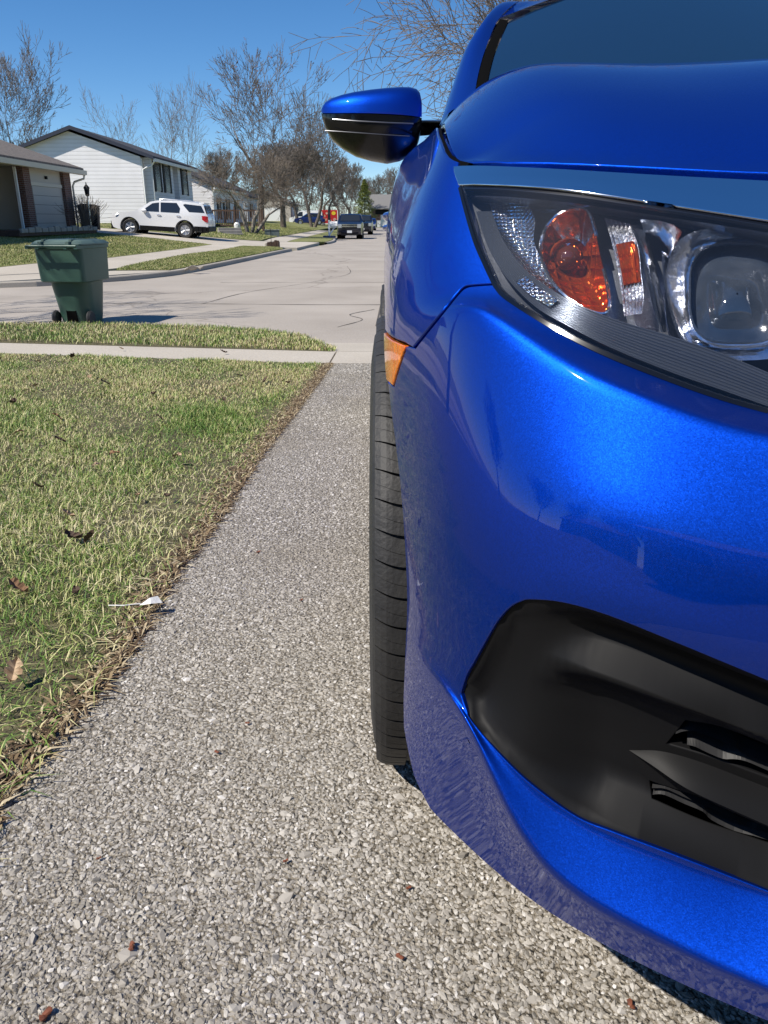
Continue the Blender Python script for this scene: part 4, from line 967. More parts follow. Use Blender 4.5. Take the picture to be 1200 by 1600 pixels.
# ------------------------------------------------------------------ grass
def blades(px, py, pz, h, w_, lean, flat=None):
    n = len(px); a = nr.uniform(0, 6.283, n); d = np.stack([np.cos(a), np.sin(a)], -1); l = nr.uniform(.15, 1, n)*lean; s_ = np.stack([-d[:,1], d[:,0]], -1)
    tw = nr.uniform(-.7,.7,n); s_ = s_*np.cos(tw)[:,None] + d*np.sin(tw)[:,None]
    def pt(u, k, side): 
        b = l*u**1.6; return np.stack([px + d[:,0]*b*h + s_[:,0]*side*w_*k, py + d[:,1]*b*h + s_[:,1]*side*w_*k, pz + h*u*np.sqrt(np.clip(1-(.75*np.minimum(l,1.2)*u)**2,.08,1))], -1)
    V = np.stack([pt(0,.8,-1), pt(0,.8,1), pt(.5,1,-1), pt(.5,1,1), pt(1,0,0)], 1).reshape(-1,3); b0 = (np.arange(n)*5)[:,None]
    F = np.concatenate([b0+[0,1,3], b0+[0,3,2], b0+[2,3,4]]); return V, F
def grass(name, parts, mt, label):
    VV = []; FF = []; nb = 0
    for V, F in parts: VV.append(V); FF.append(F+nb); nb += len(V)
    return tag(link(name, np_mesh(name, np.concatenate(VV), np.concatenate(FF)), mt), label, 'grass', kind='stuff')
def clump(x, y, sc_, seed):                 # cheap smooth noise 0..1
    r = np.random.default_rng(seed); v = 0*x
    for k in range(5): a = r.uniform(0, 6.28); f = sc_*r.uniform(.6,1.8); v = v + np.sin((x*math.cos(a)+y*math.sin(a))*f + r.uniform(0,6.28))
    return np.clip(.5+v/5, 0, 1)
parts = []
for (y0,y1,den,h0,h1,w_) in ((.3,1.6,27000,.010,.032,.0009),(1.6,2.6,21000,.011,.032,.0011),(2.6,4.2,14000,.013,.032,.0015),(4.2,6.1,9500,.015,.033,.002),(6.1,7.9,8000,.016,.035,.0024)):
    xl = -(.56*y1+.75); n = int(den*(y1-y0)*(-.45-xl)); x = nr.uniform(xl, -.42, n); y = nr.uniform(y0, y1, n)
    el = np.interp(y, [p[1] for p in edge], [p[0] for p in edge]); d = el - x; keep = (y < 6.1 + .275*np.clip(-.44-x, 0, 8)) & (nr.random(n) < np.clip((d-.012)/.09, .10, 1)) & (d > .012) & (x < -.0) 
    cl = clump(x, y, 9, 3); keep &= nr.random(n) < .45+.75*cl; x, y, d, cl = x[keep], y[keep], d[keep], cl[keep]
    h = nr.uniform(h0, h1, len(x))*(.6+.8*cl)*np.clip(.55+d*3, .5, 1); parts.append(blades(x, y, ZL(x, y)-.030, h, w_, 1.15))
n = 18000; y = nr.uniform(.3, 6.1, n); x = nr.uniform(-1,0,n)*(.56*y+.3) - .5; parts.append(blades(x, y, ZL(x,y)-.018, nr.uniform(.016,.036,n), .0011+0*x, 2.6))
grass('front_lawn_grass', parts, M['blade'], 'green and straw coloured grass of the near lawn left of the driveway')
n = 60000; x = -.45 - nr.random(n)**1.3*9; y = nr.uniform(7.07, 10.0, n); lim = np.interp(-x, [.48,.86,1.36,2.1,3.2,4.9,12], [7.3,8.42,8.98,9.4,9.74,9.86,10.05]); k = (y < lim) & (y > 7.08 + .2575*np.clip(-.44-x,0,8) + .03*nr.random(n)); x, y = x[k], y[k]
grass('verge_grass', [blades(x, y, ZL(x,y)-.02, nr.uniform(.02,.055,len(x)), .0030+0*x, 1.0)], M['blade'], 'grass strip between the near sidewalk and the street')
def poly_sc(poly, n):
    q = np.array(poly); lo, hi = q.min(0), q.max(0); P = nr.uniform(lo, hi, (n,2)); return P[inside(P, poly)]
P = poly_sc(stripD, 60000); a = blades(P[:,0], P[:,1], ZL(P[:,0],P[:,1])+.02, nr.uniform(.02,.06,len(P)), .006+0*P[:,0], .9)
lc = [(-9.35,19.45),(-8.45,21.2),(-8.1,24),(-7.8,30),(-7.8,35.9),(-13.6,36.3),(-17,36.3),(-17,19.0)]
P = poly_sc(lc, 90000); b_ = blades(P[:,0], P[:,1], ZL(P[:,0],P[:,1])+.02, nr.uniform(.02,.06,len(P)), .007+0*P[:,0], .9)
grass('corner_lawn_grass', [a, b_], M['blade_far'], 'mown grass of the corner lawn across the street')
P = poly_sc([(-6.7,44),(-9.3,42.6),(-16,43),(-16,90),(-7.2,90)], 60000); 
grass('neighbour_lawn_grass', [blades(P[:,0], P[:,1], ZL(P[:,0],P[:,1])+.02, nr.uniform(.03,.08,len(P)), .012+0*P[:,0], .9)], M['blade_far'], 'sloping lawn of the houses past the white car')
# dead thatch and mulch along the driveway edge
M['mulch'] = island('dead thatch', [(0,(.05,.028,.014)),(.4,(.14,.09,.045)),(.7,(.32,.24,.13)),(1,(.50,.42,.28))], .85)
n = 12000; y = nr.uniform(.3, 6.1, n); el = np.interp(y, [p[1] for p in edge], [p[0] for p in edge]); x = el + .018 - np.abs(nr.normal(0, .030, n))*(.6+1.2*clump(y*0, y, 5, 9))
V, F = blades(x, y, ZL(x,y)-.026+nr.uniform(0,.006,n), nr.uniform(.006,.022,n), nr.uniform(.0009,.0034,n), 3.2)
tag(link('lawn_edge_thatch', np_mesh('lawn_edge_thatch', V, F), M['mulch']), 'brown dead thatch and chips along the lawn edge', 'thatch', kind='stuff')
# ------------------------------------------------------------------ fallen leaves, chips, scrap
def leaf_mesh(seed):
    r = random.Random(seed); m_ = MB(); vs = []; n = 10; L_ = .030; 
    for i in range(n+1):
        u = i/n; wd = .017*math.sin(math.pi*u)**.7*(1+.35*math.sin(u*22+seed)); 
        for s_ in (-1,0,1): vs.append(((u-.5)*2*L_, s_*wd, .010*abs(s_)*(.4+r.random()) + .012*math.sin(u*3+seed) + .008*u))
    m_.add(vs, [(3*i+j, 3*i+j+1, 3*i+4+j, 3*i+3+j) for i in range(n) for j in (0,1)]); return m_
M['leaf'] = mat('dry leaf', (.30,.17,.085), .8, var=(.16,.085,.04), vscale=60); M['leaf2'] = mat('pale dry leaf', (.46,.34,.22), .8, var=(.28,.18,.1), vscale=60); M['leaf3'] = mat('dark dry leaf', (.10,.06,.035), .8, var=(.05,.03,.02), vscale=60)
protos = {}
def on_ground(px, py, zf=None, up=0.0):
    d = np.array([(px-600)/1200, cp+(800-py)/1200*sp, -sp+(800-py)/1200*cp]); t = 1.0
    f = zf or ZL
    lo, hi = .3, 400
    for q in np.geomspace(.5, 400, 300):
        p = d*q
        if CAMZ + p[2] < float(f(p[0], p[1])) + up: hi = q; break
        lo = q
    for _ in range(40):
        q = (lo+hi)/2; p = d*q
        if CAMZ + p[2] < float(f(p[0], p[1])) + up: hi = q
        else: lo = q
    return Vector((d[0]*hi, d[1]*hi, CAMZ + d[2]*hi))
leaves = [(277,718,'leaf2',1.3),(180,712,'leaf',1.2),(22,1053,'leaf2',1.25),(115,838,'leaf3',1.6),(108,805,'leaf2',1.0),(140,845,'leaf3',1.2),(262,775,'leaf3',.8),(215,775,'leaf2',.8),(55,604,'leaf2',1.6),(20,628,'leaf3',1.8),(113,557,'leaf3',2.0),(165,600,'leaf3',1.4),(240,615,'leaf3',1.3),(350,550,'leaf3',1.6),(415,595,'leaf3',1.4),(450,598,'leaf3',1.2),(375,587,'leaf3',1.1),(95,690,'leaf3',1.1),(90,655,'leaf',1.3),(310,580,'leaf2',1.1),(140,590,'leaf2',1.2),(60,568,'leaf2',1.2),(190,545,'leaf2',1.3),(30,1300-380,'leaf',1.3),(120,925,'leaf3',.9),(60,760,'leaf3',1.0),(330,690,'leaf2',.7),(30,680,'leaf2',1.2),(200,515,'leaf2',1.6),(420,520,'leaf2',1.2),(330,518,'leaf3',1.4),(80,518,'leaf2',1.4),(250,655,'leaf3',1.0),(150,730,'leaf2',.8),(350,625,'leaf3',1.0)]
LB = {'leaf':('reddish brown dry leaf lying curled on the near lawn','reddish brown leaves on the lawn'),'leaf2':('pale tan dry leaf lying curled on the near grass','pale tan leaves on the grass'),'leaf3':('dark brown dry leaf lying curled in the near grass','dark brown leaves in the grass')}
for i, (px, py, mk_, s_) in enumerate(leaves):
    p = on_ground(px, py); key = (mk_, i % 3)
    if key not in protos: protos[key] = leaf_mesh(i).build('dry_leaf', M[mk_]); o = protos[key]
    else: o = protos[key].copy(); COL.objects.link(o)
    o.location = p + Vector((0,0,.004)); o.scale = (s_*.62,)*3; o.rotation_euler = (rnd.uniform(-.3,.3), rnd.uniform(-.3,.3), rnd.uniform(0,6)); tag(o, LB[mk_][0], 'leaf', LB[mk_][1])
M['barkchip'] = mat('red brown chip', (.20,.060,.026), .8, var=(.09,.03,.016), vscale=90)
b0 = None
for (px, py, s_) in [(205,1482,1.1),(627,1497,.9),(985,1567,1.0),(445,1346,.7),(405,862,1.2),(388,1130,.7),(153,1342,.6),(340,1176,.8),(75,1582,1.4),(640,1387,.7),(470,938,.9),(46,1187,1.6)]:
    p = on_ground(px, py, Zd, .004)
    if b0 is None:
        V, F = stones(1, np.zeros(1), np.zeros(1), np.zeros(1), np.array([.007])); V2, F2 = stones(1, np.array([.007]), np.array([.003]), np.zeros(1), np.array([.005]))
        b0 = link('bark_chip', np_mesh('bark_chip', np.concatenate([V, V2]), np.concatenate([F, F2+len(V)])), M['barkchip']); o = b0
    else: o = b0.copy(); COL.objects.link(o)
    o.location = p + Vector((0,0,.001)); o.scale = (s_*.62,)*3; o.rotation_euler = (0,0,rnd.uniform(0,6)); tag(o, 'small rust red bark chip lying on the speckled driveway', 'bark chip', 'bark chips on the driveway')
M['paper'] = mat('white scrap', (.75,.75,.73), .7, bump=.002, bscale=40)
p = on_ground(236, 947); m_ = MB(); m_.add([(-.022,-.008,.004),(.004,-.012,.010),(.024,.004,.004),(.012,.014,.015),(-.010,.010,.008),(0,0,.018)], [(0,1,5),(1,2,5),(2,3,5),(3,4,5),(4,0,5)]); m_.tube([(-.02,-.004,.006),(-.05,-.016,.008),(-.085,-.012,.006)], .0012, 5)
o = m_.build('paper_scrap', M['paper']); o.location = p + Vector((0,0,.002)); tag(o, 'crumpled white scrap with a pale stalk at the lawn edge', 'litter')
# ------------------------------------------------------------------ trees
def tree_segs(r, H, spread=.5, trunk_r=.16, fork=.28, levels=6, up=.35, stems=1, lean=(0,0), twig=.010, nb=(2,3), droop=0.0, shrink=.74, first=None, sidew=.9):
    segs = []
    def grow(p, d, L_, rad, lv):
        n = 3 if lv < levels-1 else 2; q = p.copy(); dd = d.copy(); kids = []
        for i in range(n):
            dd = (dd + Vector((r.gauss(0,.10), r.gauss(0,.10), r.gauss(0,.07) + up*.08 - droop*.06*lv))).normalized(); q2 = q + dd*(L_/n); r2 = rad*(1 - .28*(i+1)/n)
            segs.append((q, q2, rad*(1-.28*i/n), r2, lv)); q = q2
            if lv >= 1 and i < n-1 and lv < levels: kids.append((q.copy(), dd.copy(), r2*.55))
        if lv >= levels: return
        k = r.randint(*nb) if lv else (first or r.randint(*nb)+1)
        a0 = r.uniform(0, 6.28); ax = dd.orthogonal().normalized(); bx = dd.cross(ax)
        for j in range(k):
            a = a0 + 6.283*j/k + r.uniform(-.5,.5); s_ = spread*r.uniform(.65,1.25)*(1 if j or not lv else .35)
            nd = (dd*math.cos(s_) + (ax*math.cos(a)+bx*math.sin(a))*math.sin(s_)); nd.z += up*.25; nd.normalize()
            grow(q, nd, L_*shrink*r.uniform(.8,1.15), max(segs[-1][3]*r.uniform(.62,.8), twig*.4), lv+1)
        for (kp, kd, kr) in kids:
            a = r.uniform(0,6.28); ax = kd.orthogonal().normalized(); bx = kd.cross(ax); s_ = sidew*r.uniform(.7,1.2)
            nd = (kd*math.cos(s_)+(ax*math.cos(a)+bx*math.sin(a))*math.sin(s_)).normalized(); grow(kp, nd, L_*shrink*.72*r.uniform(.7,1.1), max(kr, twig*.4), lv+2 if lv+2 <= levels else levels)
    for st_ in range(stems):
        a = 6.283*st_/stems + r.uniform(-.3,.3); o = .10*(stems > 1); tl = .42*(stems > 1)
        d = Vector((math.cos(a)*tl*r.uniform(.6,1.4)+lean[0], math.sin(a)*tl*r.uniform(.6,1.4)+lean[1], 1)).normalized()
        grow(Vector((math.cos(a)*o, math.sin(a)*o, -.15)), d, H*fork*(1 if stems == 1 else .8), trunk_r*(1 if stems == 1 else .6), 0)
    return segs
def seg_mesh(name, segs, minr):
    VV = []; FF = []; nb = 0
    for sides, sel in ((10, [s for s in segs if s[2] > .07]), (6, [s for s in segs if .025 < s[2] <= .07]), (3, [s for s in segs if s[2] <= .025])):
        if not sel: continue
        A = np.array([tuple(s[0]) for s in sel]); B = np.array([tuple(s[1]) for s in sel]); ra = np.maximum([s[2] for s in sel], minr); rb = np.maximum([s[3] for s in sel], minr*.8)
        d = B-A; d /= np.linalg.norm(d,axis=1,keepdims=True)+1e-9; ref = np.where(np.abs(d[:,2:]) < .9, [[0,0,1.]], [[1.,0,0]]); u = np.cross(d, ref); u /= np.linalg.norm(u,axis=1,keepdims=True); v = np.cross(d, u)
        t = np.arange(sides)*2*np.pi/sides; c, s_ = np.cos(t), np.sin(t); R0 = u[:,None]*c[None,:,None] + v[:,None]*s_[None,:,None]
        V = np.concatenate([A[:,None]+R0*ra[:,None,None], B[:,None]+R0*rb[:,None,None]], 1).reshape(-1,3); b0 = (np.arange(len(sel))*2*sides)[:,None,None]; k = np.arange(sides)
        F = (np.stack([k, (k+1)%sides, sides+(k+1)%sides, sides+k], -1)[None] + b0).reshape(-1,4); VV.append(V); FF.append(F+nb); nb += len(V)
    return np_mesh(name, np.concatenate(VV), np.concatenate(FF), True)
M['bark'] = mat('bark', (.085,.068,.055), .95, var=(.17,.14,.115), vscale=6, bump=.03, bscale=18)
M['twig'] = mat('twigs', (.115,.098,.085), .9, var=(.19,.162,.14), vscale=1.2)
M['palebark'] = mat('pale bark', (.30,.265,.22), .9, var=(.13,.11,.09), vscale=5, bump=.02, bscale=20)
M['paletwig'] = mat('pale twigs', (.23,.19,.15), .9, var=(.15,.12,.095), vscale=1.2)
M['oldleaf'] = mat('left over leaves', (.13,.055,.045), .8)
tree_protos = {}
def tree(key, loc, H, label, group=None, rz=0, seed=1, minr=.006, bark='bark', tw='twig', leaves=0, name='bare_tree', scale=1.0, **kw):
    r = random.Random(seed)
    if key not in tree_protos:
        segs = tree_segs(r, H, **kw); root = empty(name, (0,0,0)); tr = [s for s in segs if s[4] <= 1]; cr = [s for s in segs if s[4] > 1]
        zt = max(s[1].z for s in segs); k = H/zt; segs_ = lambda S_: [(a*k, b*k, c, d, e) for a,b,c,d,e in S_]
        link('trunk', seg_mesh('trunk', segs_(tr), minr), M[bark], root); cw_ = link('crown', seg_mesh('crown', segs_(cr), minr), M[tw], root)
        if leaves:
            tips = [s[1]*k for s in cr if s[4] >= kw.get('levels',6)-1]; r.shuffle(tips); tips = sorted(tips[:leaves*2], key=lambda p: -p.z - p.x*.2)[:leaves]; vs = []; fs = []
            for p in tips:
                for _ in range(4):
                    q = p + Vector((r.gauss(0,.10),r.gauss(0,.10),r.gauss(0,.10))); a = [Vector((r.uniform(-1,1),r.uniform(-1,1),r.uniform(-1,1)))*.085 for _ in range(3)]; b = len(vs); vs += [q+a[0], q+a[1], q+a[2]]; fs.append((b,b+1,b+2))
            link('leftover_leaves', np_mesh('leftover_leaves', [tuple(v) for v in vs], fs), M['oldleaf'], root)
        tree_protos[key] = root; o = root
    else: o = copy_tree(tree_protos[key])
    o.location = loc; o.rotation_euler = (0,0,rz); o.scale = (scale,)*3
    return tag(o, label, 'tree', group)
def W(px, D, z=None, base=True):
    """x at pixel column px for ground distance D"""
    zz = 0 if z is None else z; dep = D*cp + (CAMZ-zz)*sp; return (px-600)/1200*dep
def gz(x, y): return float(ZL(x, y)) if y > 12 else 0
def at(px, D, dz=0): x = W(px, D, .6); return (x, D, gz(x, D)+dz)
tree('main', at(409,64,.15), 13.3, 'tall bare tree with dark leftover leaves in its top, behind the low many-stemmed tree', seed=12, minr=.015, leaves=75, spread=.50, levels=6, up=.38, trunk_r=.25, fork=.23, nb=(2,3), first=5)
tree('low', at(392,53), 5.6, 'low spreading bare tree with pale twisted stems beside the stone steps', seed=23, minr=.010, bark='palebark', tw='paletwig', stems=5, spread=.55, levels=6, up=.05, trunk_r=.20, fork=.26, nb=(2,3))
tree('round', at(443,78), 9.5, 'round crowned bare tree with a short dark trunk, right of the tallest tree', seed=31, minr=.018, spread=.62, levels=7, up=.2, trunk_r=.30, fork=.22, nb=(2,3), first=5)
tree('fork', at(489,98), 14.5, 'twin trunked bare tree by the red trailer', seed=41, minr=.020, spread=.42, levels=6, up=.45, trunk_r=.36, fork=.28, stems=2)
tree('tallA', at(22,66), 14.8, 'large bare tree rising behind the low house at the far left', seed=52, minr=.013, spread=.36, levels=7, up=.6, trunk_r=.24, fork=.26, stems=2)
g1 = 'slender bare trees behind the white gabled house'
tree('slim', at(262,104), 17.5, 'middle one of the three slender bare trees behind the white gabled house', g1, seed=64, minr=.013, bark='palebark', tw='paletwig', spread=.34, levels=6, up=.55, trunk_r=.16, fork=.26, nb=(2,2), first=4)
tree('slim', at(218,106), 17, 'leftmost of the three slender bare trees behind the white gabled house', g1, rz=2.1, scale=.93)
tree('slim', at(300,106), 17, 'rightmost of the three slender bare trees, above the gap beside the white gabled house', g1, rz=4.2, scale=.96)
g2 = 'bushy bare trees in the background'
for (px, D, sc_, rz, lb) in ((62,78,.80,.5,'bushy bare tree between the far left tree and the white gable'),(116,92,1.02,2.5,'bushy bare tree just left of the white gable peak'),(185,112,.86,4,'low bushy bare tree over the right roof slope of the white gabled house'),(345,96,.86,1.2,'bushy bare tree behind the deck fence, left of the tallest tree'),(466,118,1.2,3.1,'bushy bare tree behind the round crowned tree'),(447,132,1.25,5.0,'far bushy bare tree between the round crowned and twin trunked trees')):
    tree('bush', at(px,D), 9.5, lb, g2, seed=71, minr=.020, rz=rz, scale=sc_, spread=.5, levels=6, up=.35, trunk_r=.22, fork=.22, nb=(2,4), first=5)
g3 = 'bare trees lining the far end of the street'
for i, (px, D, sc_, rz) in enumerate(((516,122,1.05,0),(532,138,1.12,1.3),(548,150,1.15,2.2),(528,176,1.3,3.0),(558,170,1.0,4.4),(505,165,1.5,5.2),(590,178,1.05,.7),(604,196,1.2,1.9),(576,205,1.15,3.6),(545,215,1.3,2.9),(480,150,1.35,4.0),(620,170,1.2,5.5))):
    tree('far', (W(px,D,.5), D, 0.2), 9.6, 'bare greyish brown tree in the row closing the far end of the street', g3, seed=81, minr=.026, rz=rz, scale=sc_, spread=.48, levels=6, up=.45, trunk_r=.24, fork=.22, nb=(2,3), first=4)
tree('near', (4.0,21.5,.1), 9.2, 'bare tree whose web of branches shows above the blue car and its mirror', seed=94, minr=.008, tw='twig', spread=.68, levels=7, up=.14, trunk_r=.26, fork=.18, nb=(2,3), first=7, droop=.16, shrink=.80)
tree('shade', (-10.6,8.2,.15), 9, 'bare tree left of the near lawn, casting branch shadows on the street', seed=97, minr=.010, spread=.5, levels=6, up=.3, trunk_r=.26, fork=.24)
r = random.Random(17); segs = []
for k in range(5200):
    x = r.uniform(-75, 45); y = r.uniform(205, 235); p = Vector((x, y, r.uniform(0, 1)**.7*(4.6+1.6*math.sin(x*.21)+1.0*math.sin(x*.63+1)))); d = Vector((r.gauss(0,.45), r.gauss(0,.3), 1)).normalized()*r.uniform(.8,2.2); segs.append((p, p+d, .055, .02, 0))
tag(link('distant_woods', seg_mesh('distant_woods', segs, .02), M['twig']), 'hazy grey brown mass of bare woods beyond the street end', 'woods', kind='stuff')
# evergreens
M['needle'] = island('needles', [(0,(.10,.14,.02)),(.5,(.20,.24,.045)),(1,(.32,.34,.08))], .8); M['needle2'] = island('dark needles', [(0,(.012,.022,.012)),(1,(.035,.05,.025))], .85)
def conifer(loc, H, rad, mt, label, seed):
    r = np.random.default_rng(seed); root = empty('evergreen_tree', loc, 0, label, 'tree'); m_ = MB(); m_.tube([(0,0,-.1),(0,0,H*.95)], [.14,.02], 8); m_.build('trunk', M['bark'], root)
    n = 7000; u = r.random(n)**.8; a = r.uniform(0,6.28,n); layer = .75+.25*np.sin(u*38+a*2); rr = rad*(1-u)**.8*np.sqrt(r.uniform(.25,1,n))*layer; z = H*(.08+.92*u) - rr*.15; P = np.stack([rr*np.cos(a), rr*np.sin(a), z], -1)
    q = r.normal(0,1,(n,3,3)); q /= np.linalg.norm(q,axis=-1,keepdims=True); V = (P[:,None]+q*[.20,.20,.07]).reshape(-1,3); link('crown', np_mesh('crown', V, np.arange(n*3).reshape(-1,3)), mt, root); return root
conifer((W(570,142,.3),142,.1), 7.6, 3.0, M['needle'], 'yellow green conical evergreen left of the brick garage at the street end', 3)
conifer(at(2,70), 9.0, 2.6, M['needle2'], 'dark evergreen behind the low house at the left edge', 4)
# bare shrub by the garage
def shrub(loc, H, wd, label, seed, n=160):
    r = random.Random(seed); root = empty('bare_shrub', loc, 0, label, 'shrub'); segs = []
    for i in range(n):
        a = r.uniform(0,6.28); p = Vector((r.gauss(0,.08),r.gauss(0,.08),0)); d = Vector((math.cos(a)*r.uniform(.1,.9),math.sin(a)*r.uniform(.1,.9),1)).normalized()
        for k in range(4):
            d = (d + Vector((r.gauss(0,.2),r.gauss(0,.2),r.gauss(0,.1)))).normalized(); q = p + d*H*.26*wd; segs.append((p,q,.006,.005,k)); p = q
    link('twigs', seg_mesh('twigs', segs, .005), M['twig'], root); return root
shrub((-12.6,34.6,.93), 1.35, 1.0, 'bare twiggy shrub in front of the garage door', 5)
# ------------------------------------------------------------------ houses
def siding(name, a, pitch, depth=.012, rough=.6):
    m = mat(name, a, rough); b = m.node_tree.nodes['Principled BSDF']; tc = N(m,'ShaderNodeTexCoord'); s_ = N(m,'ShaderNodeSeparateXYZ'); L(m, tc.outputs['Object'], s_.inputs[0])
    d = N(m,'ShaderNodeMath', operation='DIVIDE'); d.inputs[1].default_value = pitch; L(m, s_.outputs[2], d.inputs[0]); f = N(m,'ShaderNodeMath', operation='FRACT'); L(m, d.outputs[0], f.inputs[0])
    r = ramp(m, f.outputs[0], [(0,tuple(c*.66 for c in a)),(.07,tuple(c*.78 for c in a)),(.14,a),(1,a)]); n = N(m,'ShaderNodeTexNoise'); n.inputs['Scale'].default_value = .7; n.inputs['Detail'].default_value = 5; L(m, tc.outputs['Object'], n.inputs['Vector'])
    n2 = ramp(m, n.outputs[0], [(.3,(.88,.88,.87)),(.7,(1,1,1))]); mx = N(m,'ShaderNodeMix', data_type='RGBA', blend_type='MULTIPLY'); mx.inputs[0].default_value = 1; L(m, r.outputs[0], mx.inputs[6]); L(m, n2.outputs[0], mx.inputs[7]); L(m, mx.outputs[2], b.inputs['Base Color'])
    bp = N(m,'ShaderNodeBump'); bp.inputs['Distance'].default_value = depth; L(m, f.outputs[0], bp.inputs['Height']); bp.invert = True; L(m, bp.outputs[0], b.inputs['Normal']); return m
def brick(name):
    m = mat(name, (.2,.08,.06), .85); b = m.node_tree.nodes['Principled BSDF']; tc = N(m,'ShaderNodeTexCoord'); s_ = N(m,'ShaderNodeSeparateXYZ'); L(m, tc.outputs['Object'], s_.inputs[0]); a = N(m,'ShaderNodeMath', operation='ADD'); L(m, s_.outputs[0], a.inputs[0]); L(m, s_.outputs[1], a.inputs[1])
    c = N(m,'ShaderNodeCombineXYZ'); L(m, a.outputs[0], c.inputs[0]); L(m, s_.outputs[2], c.inputs[1]); k = N(m,'ShaderNodeTexBrick'); k.inputs['Scale'].default_value = 1; k.inputs['Brick Width'].default_value = .21; k.inputs['Row Height'].default_value = .075; k.inputs['Mortar Size'].default_value = .009
    k.inputs['Color1'].default_value = (.105,.042,.030,1); k.inputs['Color2'].default_value = (.17,.070,.050,1); k.inputs['Mortar'].default_value = (.20,.18,.165,1); L(m, c.outputs[0], k.inputs['Vector']); L(m, k.outputs[0], b.inputs['Base Color']); return m
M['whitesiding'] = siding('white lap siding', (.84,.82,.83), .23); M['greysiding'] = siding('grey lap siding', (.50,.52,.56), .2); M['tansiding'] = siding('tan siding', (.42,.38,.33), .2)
M['brick'] = brick('red brick'); M['white'] = mat('white trim', (.78,.78,.77), .5); M['black'] = mat('black painted', (.008,.008,.010), .6, spec=.2)
M['shingle'] = mat('brown shingles', (.115,.098,.085), .92, var=(.18,.155,.135), vscale=9, bump=.02, bscale=22); M['darkshingle'] = mat('dark shingles', (.035,.037,.045), .92, var=(.06,.06,.07), vscale=9, bump=.02, bscale=22); M['greyshingle'] = mat('grey shingles', (.15,.145,.14), .92, var=(.20,.195,.19), vscale=9, bump=.02, bscale=22)
M['beige'] = mat('beige trim', (.62,.57,.48), .6); M['beigepanel'] = mat('beige door panels', (.50,.46,.41), .6); M['found'] = mat('foundation block', (.32,.30,.27), .9, var=(.25,.23,.2), vscale=4)
M['pane'] = mat('window glass', (.02,.024,.03), .06, spec=.8); M['shadepane'] = mat('shaded window glass', (.008,.009,.012), .15, spec=.35); M['wood'] = mat('dark stained wood', (.045,.026,.018), .8, var=(.09,.05,.035), vscale=12)
M['fascia'] = mat('dark fascia', (.03,.035,.055), .5)
def gable_roof(parent, x0, x1, y0, y1, ze, zr, mt, over=.35, th=.16, axis='y', fascia=None, name='roof'):
    """ridge along axis; ze at the eaves line of the walls, zr ridge"""
    m_ = MB()
    if axis == 'y':
        xm = (x0+x1)/2; sl_ = (zr-ze)/(xm-x0)
        for (xa, s_) in ((x0-over, 1), (x1+over, -1)):
            za = ze - sl_*over; P = [(xa, y0-over, za), (xm, y0-over, zr), (xm, y1+over, zr), (xa, y1+over, za)]; Q_ = [(p[0], p[1], p[2]+th) for p in P]
            m_.add(P+Q_, [(0,1,2,3)[::-1],(4,5,6,7),(0,1,5,4),(1,2,6,5),(2,3,7,6),(3,0,4,7)])
    else:
        ym = (y0+y1)/2; sl_ = (zr-ze)/(ym-y0)
        for ya in (y0-over, y1+over):
            za = ze - sl_*over; P = [(x0-over, ya, za), (x0-over, ym, zr), (x1+over, ym, zr), (x1+over, ya, za)]; Q_ = [(p[0], p[1], p[2]+th) for p in P]
            m_.add(P+Q_, [(0,1,2,3),(7,6,5,4),(0,4,5,1),(1,5,6,2),(2,6,7,3),(3,7,4,0)])
    return m_.build(name, mt, parent)
def gable_walls(parent, x0, x1, y0, y1, z0, ze, zr, mt, axis='y', name='wall'):
    m_ = MB()
    if axis == 'y':
        xm = (x0+x1)/2; pts = [(x0,z0),(x1,z0),(x1,ze),(xm,zr-.02),(x0,ze)]; m_.prism([(a, y0, b) for a, b in pts], (0, y1-y0, 0))
    else:
        ym = (y0+y1)/2; pts = [(y0,z0),(y1,z0),(y1,ze),(ym,zr-.02),(y0,ze)]; m_.prism([(x0, a, b) for a, b in pts], (x1-x0, 0, 0))
    return m_.build(name, mt, parent)
def win_x(parent, x, y0, y1, z0, z1, shut=.38):
    """window with shutters on a wall that faces +x"""
    m_ = MB(); m_.box(x+.002,y0-.03,z0-.03,x+.04,y1+.03,z1+.03); f = m_.build('window', M['greysiding'], parent)
    m_ = MB(); m_.box(x+.04,y0,z0,x+.056,y1,z1); m_.build('pane', M['shadepane'], f)
    m_ = MB(); zc = (z0+z1)/2; m_.box(x+.05,y0,zc-.02,x+.066,y1,zc+.02); m_.build('sash_bar', M['greysiding'], f)
    if shut:
        for ya in (y0-.06-shut, y1+.06):
            m_ = MB(); m_.box(x+.003,ya,z0-.1,x+.045,ya+shut,z1+.08)
            for k in range(12): zz = z0-.05+(z1-z0+.05)*k/12; m_.box(x+.04,ya+.04,zz,x+.058,ya+shut-.04,zz+.06)
            m_.build('shutter', M['black'], parent)
